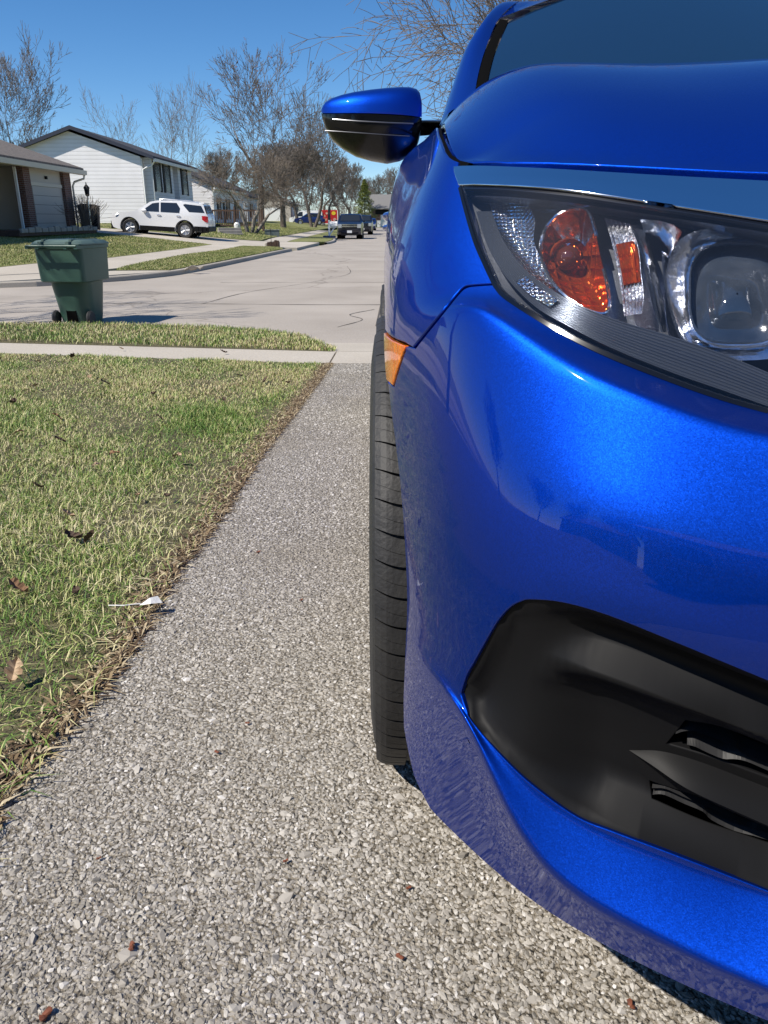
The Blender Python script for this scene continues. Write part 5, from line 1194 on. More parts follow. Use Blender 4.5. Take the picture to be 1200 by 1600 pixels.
# H2: white two storey gable house
h2 = empty('gabled_house', (-19.55,53.5,.5), 0, 'white two storey house with gable end and black shutters behind the white car', 'house')
X1 = 4.67; ox, oy, oz = h2.location
def lb(m_, *a, **k): return m_.build(*a, **k)
ZE2 = 5.02-oz; ZR2 = 6.62-oz
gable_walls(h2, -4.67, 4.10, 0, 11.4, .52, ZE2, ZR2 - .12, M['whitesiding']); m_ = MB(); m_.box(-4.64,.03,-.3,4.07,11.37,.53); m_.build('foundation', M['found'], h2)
m_ = MB(); m_.box(4.08,.35,1.75,4.66,5.6,ZE2-.02); m_.build('upper_bay', M['whitesiding'], h2); m_ = MB(); m_.box(4.08,7.0,1.75,4.66,11.2,ZE2-.02); m_.build('upper_bay', M['whitesiding'], h2)
m_ = MB(); m_.box(4.09,.0,.5,4.16,.14,ZE2-.1); m_.box(4.60,.31,1.7,4.70,.42,ZE2-.1); m_.build('corner_trim', M['white'], h2)
gable_roof(h2, -4.67, 4.67, 0, 11.4, ZE2, ZR2, M['darkshingle'], .32, .14)
m_ = MB()
sl_ = (ZR2-ZE2)/4.67
for s_ in (-1,1): m_.prism([(s_*5.02,-.34,ZE2-sl_*.35-.06),(0,-.34,ZR2-.06),(0,-.34,ZR2+.16),(s_*5.02,-.34,ZE2-sl_*.35+.16)], (0,-.05,0))
m_.build('rake_board', M['fascia'], h2)
m_ = MB(); m_.prism([(4.98,-.3,ZE2-.30),(5.12,-.3,ZE2-.30),(5.14,-.3,ZE2-.12),(4.98,-.3,ZE2-.12)], (0,12,0)); m_.tube([(5.06,-.22,ZE2-.25),(4.75,.1,ZE2-.5),(4.45,-.05,ZE2-.62),(4.2,-.06,ZE2-.75),(4.2,-.06,.1)], .05, 8); m_.build('gutter', M['white'], h2)
for (a, b_) in ((.95,1.95),(3.3,4.35)): win_x(h2, 4.66, a, b_, 2.6, 4.2, .42)
win_x(h2, 4.66, 8.2, 9.3, 2.6, 4.2, .42)
m_ = MB(); m_.box(4.11,1.1,.75,4.14,2.3,1.65); m_.build('window', M['pane'], h2)
# H1: low tan house at the left edge
h1 = empty('low_house', (-14.45,24,.85), 0, 'low tan house with brown roof, brick pillars and garage door at the left edge', 'house')
def bx(name, mt, par, *a, **k): m_ = MB(); m_.box(*a); return m_.build(name, mt, par, **k)
ZE1 = 2.45
bx('wall', M['beigepanel'], h1, -8,9.2,-.2,.30,13.3,ZE1, ); bx('wall', M['tansiding'], h1, -8,0,-.2,-1.3,9.15,ZE1)
bx('brick_pillar', M['brick'], h1, .02,8.55,-.2,.42,9.18,ZE1-.02); bx('brick_pillar', M['brick'], h1, .02,12.55,-.2,.44,13.34,ZE1-.03)
gd = bx('garage_door', M['beigepanel'], h1, .28,9.45,-.05,.33,12.3,1.72); bx('door_header', M['beige'], h1, .28,9.3,1.73,.37,12.45,1.86)
for k in range(1,5): bx('panel_joint', M['black'], gd, .322,9.45,-.05+.354*k,.334,12.3,-.05+.354*k+.012)
bx('light_fixture', M['black'], h1, .31,10.85,2.02,.40,10.95,2.14)
bx('window', M['white'], h1, -1.29,6.1,.7,-1.22,7.6,1.9); bx('window', M['pane'], h1, -1.215,6.2,.78,-1.20,7.5,1.82)
m_ = MB(); 
E = [(.85,-3,ZE1+.02),(.85,14.0,ZE1+.02),(-4.2,14.0,4.15),(-4.2,-3,4.15)]; m_.add(E + [(p[0],p[1],p[2]+.14) for p in E], [(0,1,2,3)[::-1],(4,5,6,7),(0,1,5,4),(1,2,6,5),(2,3,7,6),(3,0,4,7)])
E = [(-9.2,-3,ZE1+.02),(-9.2,14.0,ZE1+.02),(-4.2,14.0,4.15),(-4.2,-3,4.15)]; m_.add(E + [(p[0],p[1],p[2]+.14) for p in E], [(0,1,2,3),(7,6,5,4),(0,4,5,1),(1,5,6,2),(2,6,7,3),(3,7,4,0)])
m_.build('roof', M['shingle'], h1)
m_ = MB(); m_.prism([(-8,13.27,ZE1),(.3,13.27,ZE1),(-4.2,13.27,4.1)], (0,-.2,0)); m_.build('gable', M['tansiding'], h1)
m_ = MB(); m_.prism([(.86,-3,ZE1-.14),(.98,-3,ZE1-.12),(1.0,-3,ZE1+.06),(.86,-3,ZE1+.06)], (0,17,0)); m_.tube([(.93,13.8,ZE1-.1),(.90,13.75,ZE1-.28),(.55,13.5,ZE1-.42),(.48,13.42,ZE1-.6),(.48,13.42,0)], .045, 8); m_.build('gutter', M['beige'], h1); bx('soffit', M['beige'], h1, -1.3,-3,ZE1-.06,.86,13.9,ZE1-.015)
m_ = MB(); m_.prism([(.2,8.28,-.2),(.3,8.28,-.2),(.3,8.28,ZE1-.1),(.2,8.28,ZE1-.1)], (0,-.08,0)); m_.build('post', M['white'], h1)
# low planting bed edge
fb = empty('planting_bed', (-12.9,33,.86), 0, 'dark planting bed with low pale edging in front of the low house', 'planting bed')
bx('soil', M['wood'], fb, -.7,-5,-.1,.4,2.6,.10); m_ = MB()
for k in range(13): m_.box(.36,-4.9+k*.58,0,.46,-4.9+k*.58+.5,.15+.03*(k%3))
m_.build('edging', M['found'], fb, bevel=.02)
# H3
h3 = empty('small_white_house', (-18.9,70,.7), 0, 'smaller white house with a front gable and gutter behind the rear of the white car', 'house')
gable_walls(h3, -4.4,4.4,0,15,-.3,3.3,5.3,M['whitesiding']); gable_roof(h3,-4.4,4.4,0,15,3.3,5.3,M['darkshingle'],.3,.14)
m_ = MB(); m_.prism([(4.62,-.3,2.98),(4.76,-.3,2.98),(4.78,-.3,3.14),(4.62,-.3,3.14)], (0,15.6,0)); m_.tube([(4.7,-.2,3.0),(4.5,-.06,2.7),(4.46,-.06,0)], .05, 6); m_.build('gutter', M['white'], h3)
for (a, b_) in ((2.2,3.0),(6.2,7.2),(10.5,11.6)): win_x(h3, 4.4, a, b_, .7, 2.3, .4)
bx('front_door', M['black'], h3, 4.4,4.3,0,4.45,5.2,2.1)
h4 = empty('grey_house', (-21,97,.8), 0, 'pale grey house with a dark roof half hidden behind the bare trees', 'house')
gable_walls(h4,-5,5,0,13,-.3,3.0,5.2,M['greysiding']); gable_roof(h4,-5,5,0,13,3.0,5.2,M['darkshingle'],.3,.14)
for (a, b_) in ((2,3.2),(8,9.5)): win_x(h4, 5, a, b_, .8, 2.2, .4)
bx('garage_door', M['white'], h4, 5.0,5,-.05,5.06,7.3,2.1)
h5 = empty('far_house', (-19.5,128,.8), 0, 'tan house with a white garage door, glimpsed behind the tree trunks', 'house')
gable_walls(h5,-5,5,0,12,-.3,2.8,4.8,M['tansiding']); gable_roof(h5,-5,5,0,12,2.8,4.8,M['greyshingle'],.3,.14); bx('garage_door', M['white'], h5, 1.0,-.06,-.05,4.0,-.01,2.2); bx('window', M['pane'], h5, -3.5,-.05,.9,-2,-.01,2.1)
bx('garage_door', M['white'], h5, 5.0,2,-.05,5.06,5,2.2)
h6 = empty('brick_garage_house', (3.0,153,.0), 0, 'low brick house with a grey roof and white garage door closing the street end', 'house')
gable_walls(h6,-5.4,6,0,9,-.3,3.3,5.6,M['brick'],'x'); gable_roof(h6,-5.4,6,0,9,3.3,5.6,M['greyshingle'],.5,.16,'x'); bx('porch_shade', M['black'], h6, -4.6,-.05,2.2,3,-.01,3.0); bx('garage_door', M['white'], h6, -3.6,-.07,-.02,-1.1,-.015,2.1); bx('garage_door', M['greysiding'], h6, -.7,-.07,-.02,2.2,-.015,2.1)
# home at the driveway head: unseen, added for the blue paint to reflect
h0 = empty('added_garage_house', (2.2,-7.5,1.02), 0, 'tan garage house added out of view at the driveway head for the paint to reflect', 'house')
gable_walls(h0,-8,9,-9,0,-.5,2.7,5.0,M['tansiding'],'x'); gable_roof(h0,-8,9,-9,0,2.7,5.0,M['shingle'],.5,.16,'x')
gd0 = bx('garage_door', M['beigepanel'], h0, -2.4,-.01,-.1,2.5,.05,2.15)
for k in range(1,4): bx('panel_joint', M['black'], gd0, -2.4,.045,-.1+.56*k,2.5,.056,-.1+.56*k+.014)
for s_ in (-6.5,4.8): bx('window', M['white'], h0, s_-.06,.0,.74,s_+1.46,.05,2.06); bx('window', M['pane'], h0, s_,.04,.8,s_+1.4,.065,2.0)
hn = copy_tree(h0); hn.location = (-27,-16,1.1); hn.rotation_euler = (0,0,R(-25)); relabel_ = 'tan house added out of view across the near lawn, shown only in the blue paint'; hn['label'] = relabel_  # second unseen house, added to darken what the paint mirrors
for i, (x, y, sc_) in enumerate(((-44,-8,1.2),(-38,-20,1.3),(-31,-30,1.4),(-17,-24,1.25),(-12,-28,1.35),(-7.5,-22,1.1),(-15,-17,.9),(-50,4,1.1))):  # unseen trees added to break up the horizon mirrored in the paint
    tree('bush', (x, y, .5), 9.5, 'bushy bare tree added out of view, shown only as a reflection in the blue paint', 'bare trees added out of view behind the near lawn', rz=i*1.3, scale=sc_)
# ------------------------------------------------------------------ deck rail fence and steps, box, stump, pots
M['woodrail'] = M['wood']
fn = empty('deck_fence', at(347,58), 0, 'dark brown wooden picket rail fence behind the white car', 'fence'); fn.rotation_euler = (0,0,R(-14)); m_ = MB(); m_.box(-3.2,-.02,.15,3.2,.03,.22); m_.box(-3.2,-.02,1.1,3.2,.04,1.2); m_.build('rail', M['wood'], fn)
m_ = MB()
for k in range(46): m_.box(-3.15+k*.14,-.03,.1,-3.15+k*.14+.055,-.005,1.22)
m_.build('pickets', M['wood'], fn)
for k in range(4): bx('post', M['wood'], fn, -3.2+k*2.1,-.06,-.2,-3.1+k*2.1,.06,1.42)
st_ = empty('garden_steps', (W(361,47,.5),47,gz(-9,47)-.10), R(20), 'three pale timber steps up the bank right of the white car', 'steps')
for k in range(3): m_ = MB(); m_.box(-.65,-.3+.32*k,0,.65,.1+.32*k,.14+.15*k); m_.build('step', M['found'], st_, bevel=.015)
ub = empty('utility_box', at(425,52), R(8), 'grey green utility box on the lawn between the bare trees', 'utility box'); m_ = MB(); m_.box(-.46,-.25,-.05,.46,.25,.34); m_.build('cabinet', mat('utility green grey', (.12,.145,.14), .6), ub, bevel=.03); m_ = MB(); m_.box(-.49,-.28,.34,.49,.28,.40); m_.build('cap', mat('utility cap', (.15,.17,.165), .6), ub, bevel=.02)
sp2 = empty('kerb_planter', at(427,36.3), 0, 'low dark block of bricks with a thin metal rod at the corner of the driveway', 'planter'); m_ = MB(); r = random.Random(4)
for k in range(5):
    for j in range(2): m_.box(-.26+k*.105,-.2+j*.2,0,-.26+k*.105+.095,-.02+j*.2,.26+r.uniform(-.06,.06))
m_.build('bricks', M['wood'], sp2, bevel=.012); m_ = MB(); m_.tube([(-.10,0,.1),(-.11,.0,.82)], .012, 6); m_.build('rod', M['black'], sp2); bx('pale_stone', M['walk'], sp2, -.38,-.18,-.02,-.27,.1,.2, bevel=.03)
cs = on_ground(302,421); m_ = MB(); V, F = stones(3, np.array([0,.17,-.16]), np.array([0,.08,.05]), np.array([.05,.03,.02]), np.array([.17,.10,.09])); m_.add(V, F); o = m_.build('broken_kerb_stone', M['curb']); o.location = cs; tag(o, 'broken lump of pale concrete on the kerb of the corner grass', 'rock')
pt = MB(); pt.lathe([(.0,0),(.16,0),(.22,.25),(.20,.42),(.12,.52),(.0,.52)], (0,0,0), 'z', 16); o = pt.build('garden_pot', M['white'], None, smooth=True); o.location = at(371,56); tag(o, 'small round white pot in front of the dark deck fence', 'pot')
# white mailbox
x, y, z = (-3.75,56.0,.11); mbx = empty('mailbox', (x,y,z), 0, 'white mailbox on white post with dark blue base beside the nearest dark car', 'mailbox')
bx('post', M['white'], mbx, -.06,-.06,0,.06,.06,1.15); bx('arm', M['white'], mbx, -.1,-.05,.66,.5,.05,.76); m_ = MB(); m_.prism([(-.05,-.0,.2),(.06,0,.2),(.42,0,.68),(.30,0,.68)], (0,.05,0)); m_.build('brace', M['white'], mbx)
m_ = MB(); pr = [(.16,.78)] + [(.0+.14*math.cos(a)*1.0, .95+.15*math.sin(a)) for a in np.linspace(0, math.pi, 9)]; m_.prism([(.05,-.14,.77),(.05,.14,.77)] + [(.05,.14*math.cos(a),.93+.14*math.sin(a)) for a in np.linspace(0,math.pi,9)], (.52,0,0)); m_.build('box', M['white'], mbx, smooth=True)
bx('base', mat('blue base', (.02,.035,.11), .6), mbx, -.42,-.25,-.05,.42,.25,.16, bevel=.03)
# lamp post and dark bin by the low house
lp = empty('lamp_post', (-12.95,36.2,.84), 0, 'slim post lantern standing before the white siding at the corner of the low house', 'lamp post')
m_ = MB(); m_.tube([(0,0,-.1),(.02,0,1.42)], [.035,.028], 8); m_.build('post', M['satin'], lp, smooth=True); m_ = MB(); m_.lathe([(.05,1.40),(.09,1.46),(.12,1.72),(.15,1.73),(.07,1.84),(.03,1.87),(.015,1.98),(.0,1.98)], (.02,0,0), 'z', 6); m_.build('lantern_frame', M['black'], lp); m_ = MB(); m_.lathe([(.075,1.47),(.118,1.70)], (.02,0,0), 'z', 6); m_.build('lantern_glass', mat('frosted lantern glass', (.8,.78,.72), .2), lp)
tb = empty('wheeled_bin', (-13.3,37.2,.84), R(10), 'black wheeled bin standing behind the lantern at the corner of the low house', 'bin')
m_ = MB(); m_.add([(-.34,-.3,.02),(.34,-.3,.02),(.34,.3,.02),(-.34,.3,.02),(-.42,-.38,.98),(.42,-.38,.98),(.42,.38,.98),(-.42,.38,.98)], [(0,3,2,1),(4,5,6,7),(0,1,5,4),(1,2,6,5),(2,3,7,6),(3,0,4,7)]); m_.build('body', M['black'], tb, bevel=.03); m_ = MB(); m_.prism([(-.45,-.42,.985),(.45,-.42,.985),(.45,-.42,1.03),(.2,-.42,1.10),(-.2,-.42,1.12),(-.45,-.42,1.05)], (0,.84,0)); m_.build('lid', M['black'], tb, bevel=.02)
for s_ in (-1,1): m_ = MB(); m_.lathe([(.0,-.03),(.11,-.03),(.12,0),(.11,.03),(.0,.03)], (s_*.3,.34,.12), 'x', 16); m_.build('wheel', M['rubber'], tb)
# ------------------------------------------------------------------ green wheeled bin
gb = empty('green_wheeled_bin', (-4.08,10.6,-.01), R(-8), 'large dark green wheeled bin with a flat ridged lid at the street edge', 'bin'); gb.scale = (.93,.93,.96)
M['green'] = mat('green bin plastic', (.034,.085,.062), .42, var=(.045,.10,.075), vscale=3, bump=.0006, bscale=220); M['greenlid'] = mat('faded lid', (.085,.13,.11), .5, var=(.10,.15,.125), vscale=4)
def rrect(hx, hy, r, n=6, c=(0,0)):
    o = []
    for (sx, sy, a0) in ((1,1,0),(-1,1,90),(-1,-1,180),(1,-1,270)):
        for k in range(n+1): a = R(a0+90*k/n); o.append((c[0]+sx*(hx-r)+r*math.cos(a), c[1]+sy*(hy-r)+r*math.sin(a)))
    return o
def loft(m_, rings, close=True, caps=(True,True)):
    n = len(rings[0]); m_.add([p for r_ in rings for p in r_], [(i*n+j, i*n+(j+1)%n, (i+1)*n+(j+1)%n, (i+1)*n+j) for i in range(len(rings)-1) for j in range(n)] + ([tuple(range(n))[::-1]] if caps[0] else []) + ([tuple(range((len(rings)-1)*n, len(rings)*n))] if caps[1] else [])); return m_
def rr3(hx, hy, r, z, c=(0,0)): return [(x, y, z) for x, y in rrect(hx, hy, r, 6, c)]
m_ = MB(); loft(m_, [rr3(.24,.27,.20,.02,(0,.05)), rr3(.25,.28,.20,.10,(0,.05)), rr3(.30,.34,.20,.60,(0,.03)), rr3(.31,.35,.16,.66,(0,.03))], caps=(True,True)); bd_ = m_.build('body', M['green'], gb, smooth=True)
m_ = MB(); loft(m_, [rr3(.315,.36,.06,.575), rr3(.335,.385,.07,.59), rr3(.35,.405,.07,1.00), rr3(.365,.42,.07,1.01), rr3(.365,.42,.07,1.045)], caps=(True,True)); m_.build('collar', M['green'], gb, smooth=True)
m_ = MB(); loft(m_, [rr3(.375,.43,.06,1.05), rr3(.375,.43,.06,1.065), rr3(.33,.36,.06,1.105), rr3(.2,.25,.05,1.118)]); 
for s_ in (-.20,.20):
    m_.box(s_-.022,-.47,1.05,s_+.022,-.36,1.095); m_.box(s_-.018,-.38,1.07,s_+.018,.36,1.122)
m_.build('lid', M['greenlid'], gb, smooth=True)
m_ = MB(); m_.tube([(-.36,-.53,1.04),(.36,-.53,1.04)], .018, 10); 
for s_ in (-.35,-.2,.2,.35): m_.box(s_-.022,-.54,1.005,s_+.022,-.36,1.045)
m_.build('handle', M['green'], gb, smooth=True)
bx('catch_pocket', M['void'], gb, -.075,-.245,.05,.075,-.22,.20)
for s_ in (-1,1): m_ = MB(); m_.lathe([(.0,-.03),(.06,-.03),(.085,-.028),(.10,0),(.085,.028),(.06,.03),(.0,.03)], (s_*.26,-.20,.10), 'x', 20); m_.build('wheel', M['rubber'], gb, smooth=True)
# ------------------------------------------------------------------ other vehicles
def vehicle(name, loc, rz, label, Wd, prof, arches, wr, wins, bodymat, cat='car', front=None, clad=None, parts=None, tum=.20, belt=1.0, group=None, roofz=1.7):
    """prof: closed side outline (u from the nose, z); wins: side window polygons"""
    root = empty(name, loc, rz, label, cat, group)
    Lm = max(p[0] for p in prof)
    def hw(u, z):
        e = Wd/2 - .055*max(0, (abs(u-Lm/2)/(Lm/2))-.55)**2/.2*2.2 - (tum*max(0, z-belt)) - .03*max(0, .5-z)
        return e
    out_ = []
    for i in range(len(prof)):
        a, b = prof[i], prof[(i+1)%len(prof)]; k = max(1, int(math.hypot(b[0]-a[0], b[1]-a[1])/.16))
        out_ += [(a[0]+(b[0]-a[0])*j/k, a[1]+(b[1]-a[1])*j/k) for j in range(k)]
    # cut arches from the outline bottom
    poly = []
    zb = min(p[1] for p in prof)
    for (u, z) in out_:
        if any(abs(u-c) < wr*1.16 and z < wr+.02+.3*0+.15 and math.hypot(u-c, z-wr) < wr*1.16 for c in arches): continue
        poly.append((u, z))
    for c in arches:
        ra_ = wr*1.16; ap = []
        h = wr - zb; a0 = math.asin(min(1, h/ra_)); 
        for k in range(15): a = -a0 + (math.pi+2*a0)*k/14; ap.append((c+ra_*math.cos(a), wr+ra_*math.sin(a)))
        # insert on bottom edge (outline runs along bottom from rear to nose)
        idx = None; best = 9
        for i, p in enumerate(poly):
            if p[1] < zb+.25 and p[0] > c and p[0]-c < best and math.hypot(p[0]-c, p[1]-wr) >= ra_*.99: best = p[0]-c; idx = i
        nxt = poly[(idx+1)%len(poly)]
        poly = poly[:idx+1] + (ap if nxt[0] < c or True else ap[::-1]) + poly[idx+1:]
    global TS
    k_ = TS; TS = 1.0; V, F = tri_region(poly, (), .16); TS = k_
    m_ = MB(); n = len(V); vs = [(-hw(u,z), u, z) for u, z in V] + [(hw(u,z), u, z) for u, z in V]; fs = [tuple(int(i) for i in f) for f in F] + [tuple(int(i)+n for i in f[::-1]) for f in F]
    m_.add(vs, fs)
    q = poly; NX = 8; vs = []
    for (u, z) in q:
        h = hw(u, z); 
        for j in range(NX+1): s_ = -1+2*j/NX; vs.append((h*s_, u + (.10*s_*s_*(1 if u < Lm*.08 else (-1 if u > Lm*.92 else 0)))*(abs(s_) < .999), z + (.035*(1-s_*s_) if z > belt else 0)))
    m_.add(vs, [(i*(NX+1)+j, i*(NX+1)+j+1, ((i+1)%len(q))*(NX+1)+j+1, ((i+1)%len(q))*(NX+1)+j) for i in range(len(q)) for j in range(NX)])
    body = m_.build('body', bodymat, root, smooth=True)
    for wp in wins:
        for s_ in (-1, 1):
            k_ = TS; TS = 1.0; Vw, Fw = tri_region(wp, (), .13); TS = k_
            m_ = MB(); m_.add([(s_*(hw(u,z)+.006), u, z) for u, z in Vw], [tuple(int(i) for i in f) for f in Fw]); m_.build('side_window', M['pane'], root)
    if clad:
        for s_, (u0,u1,z0,z1) in [(a, b) for a in (-1,1) for b in clad]:
            m_ = MB()
            if 1: 
                n_ = max(2, int((u1-u0)/.2)); 
                for k in range(n_): a = u0+(u1-u0)*k/n_; b = u0+(u1-u0)*(k+1)/n_; m_.box(s_*(hw(a,z0)-.02), a, z0, s_*(hw(a,z0)+.012), b+.001, z1)
            m_.build('sill_cladding', M['blackplastic'], root)
    for c in arches:
        for s_ in (-1, 1):
            xw = s_*(hw(c, wr)-.24); ring = MB(); ring.lathe([(wr*1.16,0),(wr*1.26,0),(wr*1.26,.015),(wr*1.16,.015)], (0,0,0), 'x', 40); 
            m_ = MB(); m_.lathe([(wr*.66,.20),(wr*.70,.225),(wr*.93,.235),(wr,.21),(wr,.02),(wr*.7,0)], (0,0,0), 'x', 36); t_ = m_.build('wheel', M['rubber'], root, smooth=True); m_ = MB(); m_.lathe([(wr*.66,.20),(wr*.62,.215),(wr*.58,.17),(.01,.15)], (0,0,0), 'x', 36); 
            for k in range(5):
                for dd_ in (-.13,.13):
                    a = 2*math.pi*k/5+dd_; m_.tube([(.19, wr*.08*math.cos(a), wr*.08*math.sin(a)),(.205, wr*.62*math.cos(a-dd_*.3), wr*.62*math.sin(a-dd_*.3))], [wr*.07,wr*.05], 6)
            m_.lathe([(.001,.215),(wr*.14,.212),(wr*.15,.18)], (0,0,0), 'x', 16); m_.build('rim', M['alloy'], t_, smooth=True)
            t_.location = (xw, c, wr); t_.rotation_euler = (0, 0, 0) if s_ > 0 else (0, 0, math.pi)
            m_ = MB(); m_.lathe([(wr*1.17, -.22),(wr*1.17, .2)], (0,0,0), 'x', 30); l_ = m_.build('wheel_well', M['void'], root); l_.location = (s_*(hw(c,wr)-.235), c, wr)
            l_.scale = (1,1,.98)
    under = MB(); under.box(-Wd*.40, .35, zb+.02, Wd*.40, Lm-.35, zb+.12); under.build('underbody', M['void'], root)
    return root, hw
def quad(name, mt, par, P, bevel=0): m_ = MB(); m_.add(P, [tuple(range(len(P)))]); return m_.build(name, mt, par)
M['carwhite'] = paint('white car paint', (.80,.80,.80), False, 0.0, .35); M['navy'] = paint('navy paint', (.006,.010,.030), False, .2, .3); M['darkblue'] = paint('dark blue paint', (.008,.025,.16), False, .4, .3); M['blackcar'] = paint('black paint', (.006,.007,.012), False, .1, .3)
M['red'] = mat('tail lamp', (.45,.01,.02), .15, coat=1); M['lampclear'] = mat('head lamp', (.55,.58,.6), .12, .5, coat=1); M['plate'] = mat('number plate', (.65,.66,.68), .4)
suvp = [(.03,.50),(.0,.72),(.08,.98),(.25,1.06),(1.15,1.14),(1.38,1.20),(2.05,1.65),(2.4,1.735),(3.4,1.78),(4.4,1.735),(4.76,1.67),(4.92,1.22),(4.98,1.15),(5.02,.75),(4.98,.48),(4.85,.34),(.35,.26),(.1,.34)]
swin = [[(1.62,1.20),(2.18,1.59),(2.52,1.65),(2.52,1.20)],[(2.60,1.20),(2.60,1.655),(3.42,1.675),(3.60,1.42),(3.56,1.20)],[(3.74,1.60),(3.84,1.65),(4.66,1.60),(4.84,1.27),(4.06,1.27)]]
suv, hw_ = vehicle('white_suv', (W(176,39.9,.7)+.05,39.9,.70), R(-90), 'white sport utility car parked side-on in the driveway of the white gabled house', 1.98, suvp, (.98,3.82), .385, swin, M['carwhite'], clad=[(1.5,3.3,.27,.50),(4.3,4.9,.34,.60)], belt=1.18)
suv.rotation_euler = (0, R(0), R(-90)); suv.location = (-13.15,40.3,.66)
suv.rotation_euler = Matrix(((0,1,0),(-1,0,0),(0,0,1))).to_euler()
suv.scale = (.93,.93,.93)
# pitch down the slope: nose to the left, higher
suv.rotation_euler = (Matrix.Rotation(R(3.2), 3, 'Y') @ Matrix.Rotation(R(-90), 3, 'Z')).to_euler()
for s_ in (1,-1):
    m_ = MB(); m_.prism([(s_*(hw_(4.8,1.0)+.004),4.44,1.12),(s_*(hw_(4.8,1.0)+.004),4.93,1.12),(s_*(hw_(4.8,1.0)-.03),5.01,1.08),(s_*(hw_(4.8,1.0)-.03),5.0,.80),(s_*(hw_(4.8,1.0)+.004),4.86,.84)], (s_*.012,0,0)); m_.build('tail_light', M['red'], suv)
    m_ = MB(); m_.add([(s_*.55,.03,.92),(s_*.97,.24,.90),(s_*.97,.42,.98),(s_*.93,.36,1.03),(s_*.55,.10,1.0)], [(0,1,2,3,4)]); m_.build('headlight', M['lampclear'], suv)
    m_ = MB(); m_.lathe([(.0,-.10),(.08,-.08),(.10,0),(.08,.10),(.0,.12)], (s_*1.05,1.78,1.22), 'y', 12); mo = m_.build('door_mirror', M['carwhite'], suv, smooth=True)
    for u in (2.4,3.4): m_ = MB(); m_.tube([(s_*(hw_(u,1.05)+.02),u,1.05),(s_*(hw_(u,1.05)+.035),u+.1,1.055),(s_*(hw_(u,1.05)+.02),u+.2,1.05)], .02, 6); m_.build('door_handle', M['chrome'], suv, smooth=True)
    m_ = MB(); m_.tube([(s_*.70,2.5,1.78),(s_*.72,2.7,1.83),(s_*.72,4.1,1.82),(s_*.70,4.3,1.77)], .018, 6); m_.build('roof_rail', M['satin'], suv, smooth=True)
    for c in (.98,3.82):
        m_ = MB(); vs = []
        for k in range(21):
            a = -.35 + (math.pi+.7)*k/20; 
            for rr_ in (.385*1.15,.385*1.30): u = c+rr_*math.cos(a); z_ = .385+rr_*math.sin(a); vs.append((s_*(hw_(u,z_)+.010), u, max(z_,.27)))
        m_.add(vs, [(2*i,2*i+1,2*i+3,2*i+2) for i in range(20)]); m_.build('arch_trim', M['blackplastic'], suv)
quad('windshield', M['pane'], suv, [(-.74,1.44,1.26),(.74,1.44,1.26),(.68,2.02,1.655),(-.68,2.02,1.655)]); quad('rear_window', M['pane'], suv, [(-.72,4.945,1.26),(.72,4.945,1.26),(.66,4.80,1.62),(-.66,4.80,1.62)])
bx('front_bumper_trim', M['blackplastic'], suv, -.86,-.03,.26,.86,.12,.66, bevel=.04); bx('rear_bumper_trim', M['blackplastic'], suv, -.90,4.86,.36,.90,5.06,.60, bevel=.03); bx('roof_spoiler', M['carwhite'], suv, -.62,4.5,1.70,.62,4.78,1.76, bevel=.02)
# dark cars parked along the kerb, facing us
def front_face(root, W_, z0, z1, sc_=1.0, chrome=True):
    if chrome:
        bx('grille', M['black'], root, -.50,-.035,z0+.02,.50,.02,z1-.02); bx('grille_bar', M['chrome'], root, -.52,-.05,(z0+z1)/2-.04,.52,-.034,(z0+z1)/2+.05); bx('grille_bar', M['chrome'], root, -.52,-.05,z1-.05,.52,-.034,z1+.02)
    for s_ in (-1,1): m_ = MB(); m_.box(s_*.54,-.035,z0+.04,s_*(W_/2-.10),.10,z1+.02); m_.build('headlight', M['lampclear'], root, bevel=.02)
    bx('number_plate', M['plate'], root, -.17,-.06,z0-.28,.17,-.045,z0-.12); bx('lower_grille', M['black'], root, -.6,-.03,z0-.44,.6,.02,z0-.32)
dsp = [(.03,.45),(.0,.70),(.04,1.0),(.25,1.08),(1.15,1.15),(1.35,1.16),(1.95,1.60),(2.2,1.66),(3.6,1.66),(4.05,1.60),(4.4,1.15),(4.46,.7),(4.4,.4),(.3,.28),(.1,.33)]
dwin = [[(1.5,1.18),(2.05,1.54),(2.5,1.58),(2.5,1.18)],[(2.6,1.18),(2.6,1.58),(3.4,1.58),(3.5,1.18)]]
d1, hd_ = vehicle('dark_suv', (-2.42,57.4,0), 0, 'nearest dark sport utility car, chrome grille facing us by the white mailbox', 1.84, dsp, (.85,3.55), .36, dwin, M['navy'], group='dark cars parked along the left kerb', belt=1.12, tum=.38)
front_face(d1, 1.84, .70, .98); quad('windshield', M['pane'], d1, [(-.72,1.36,1.21),(.72,1.36,1.21),(.64,1.90,1.60),(-.64,1.90,1.60)])
for s_ in (-1,1): m_ = MB(); m_.box(s_*.92,1.45,1.12,s_*1.08,1.60,1.28); m_.build('door_mirror', M['navy'], d1, bevel=.03); 
def relabel(o, l): o['label'] = l; return o
d2 = copy_tree(d1); d2.location = (-1.95,74,0); relabel(d2, 'second dark sport utility car, half hidden behind the nearest one facing us')
sdp = [(.03,.42),(.0,.60),(.1,.78),(1.2,.95),(1.9,1.38),(2.3,1.44),(3.1,1.40),(3.9,1.02),(4.6,.95),(4.66,.6),(4.6,.35),(.3,.22),(.1,.3)]
sdw = [[(1.35,.96),(1.95,1.34),(2.3,1.38),(2.3,.96)],[(2.38,.96),(2.38,1.38),(3.0,1.36),(3.5,.98)]]
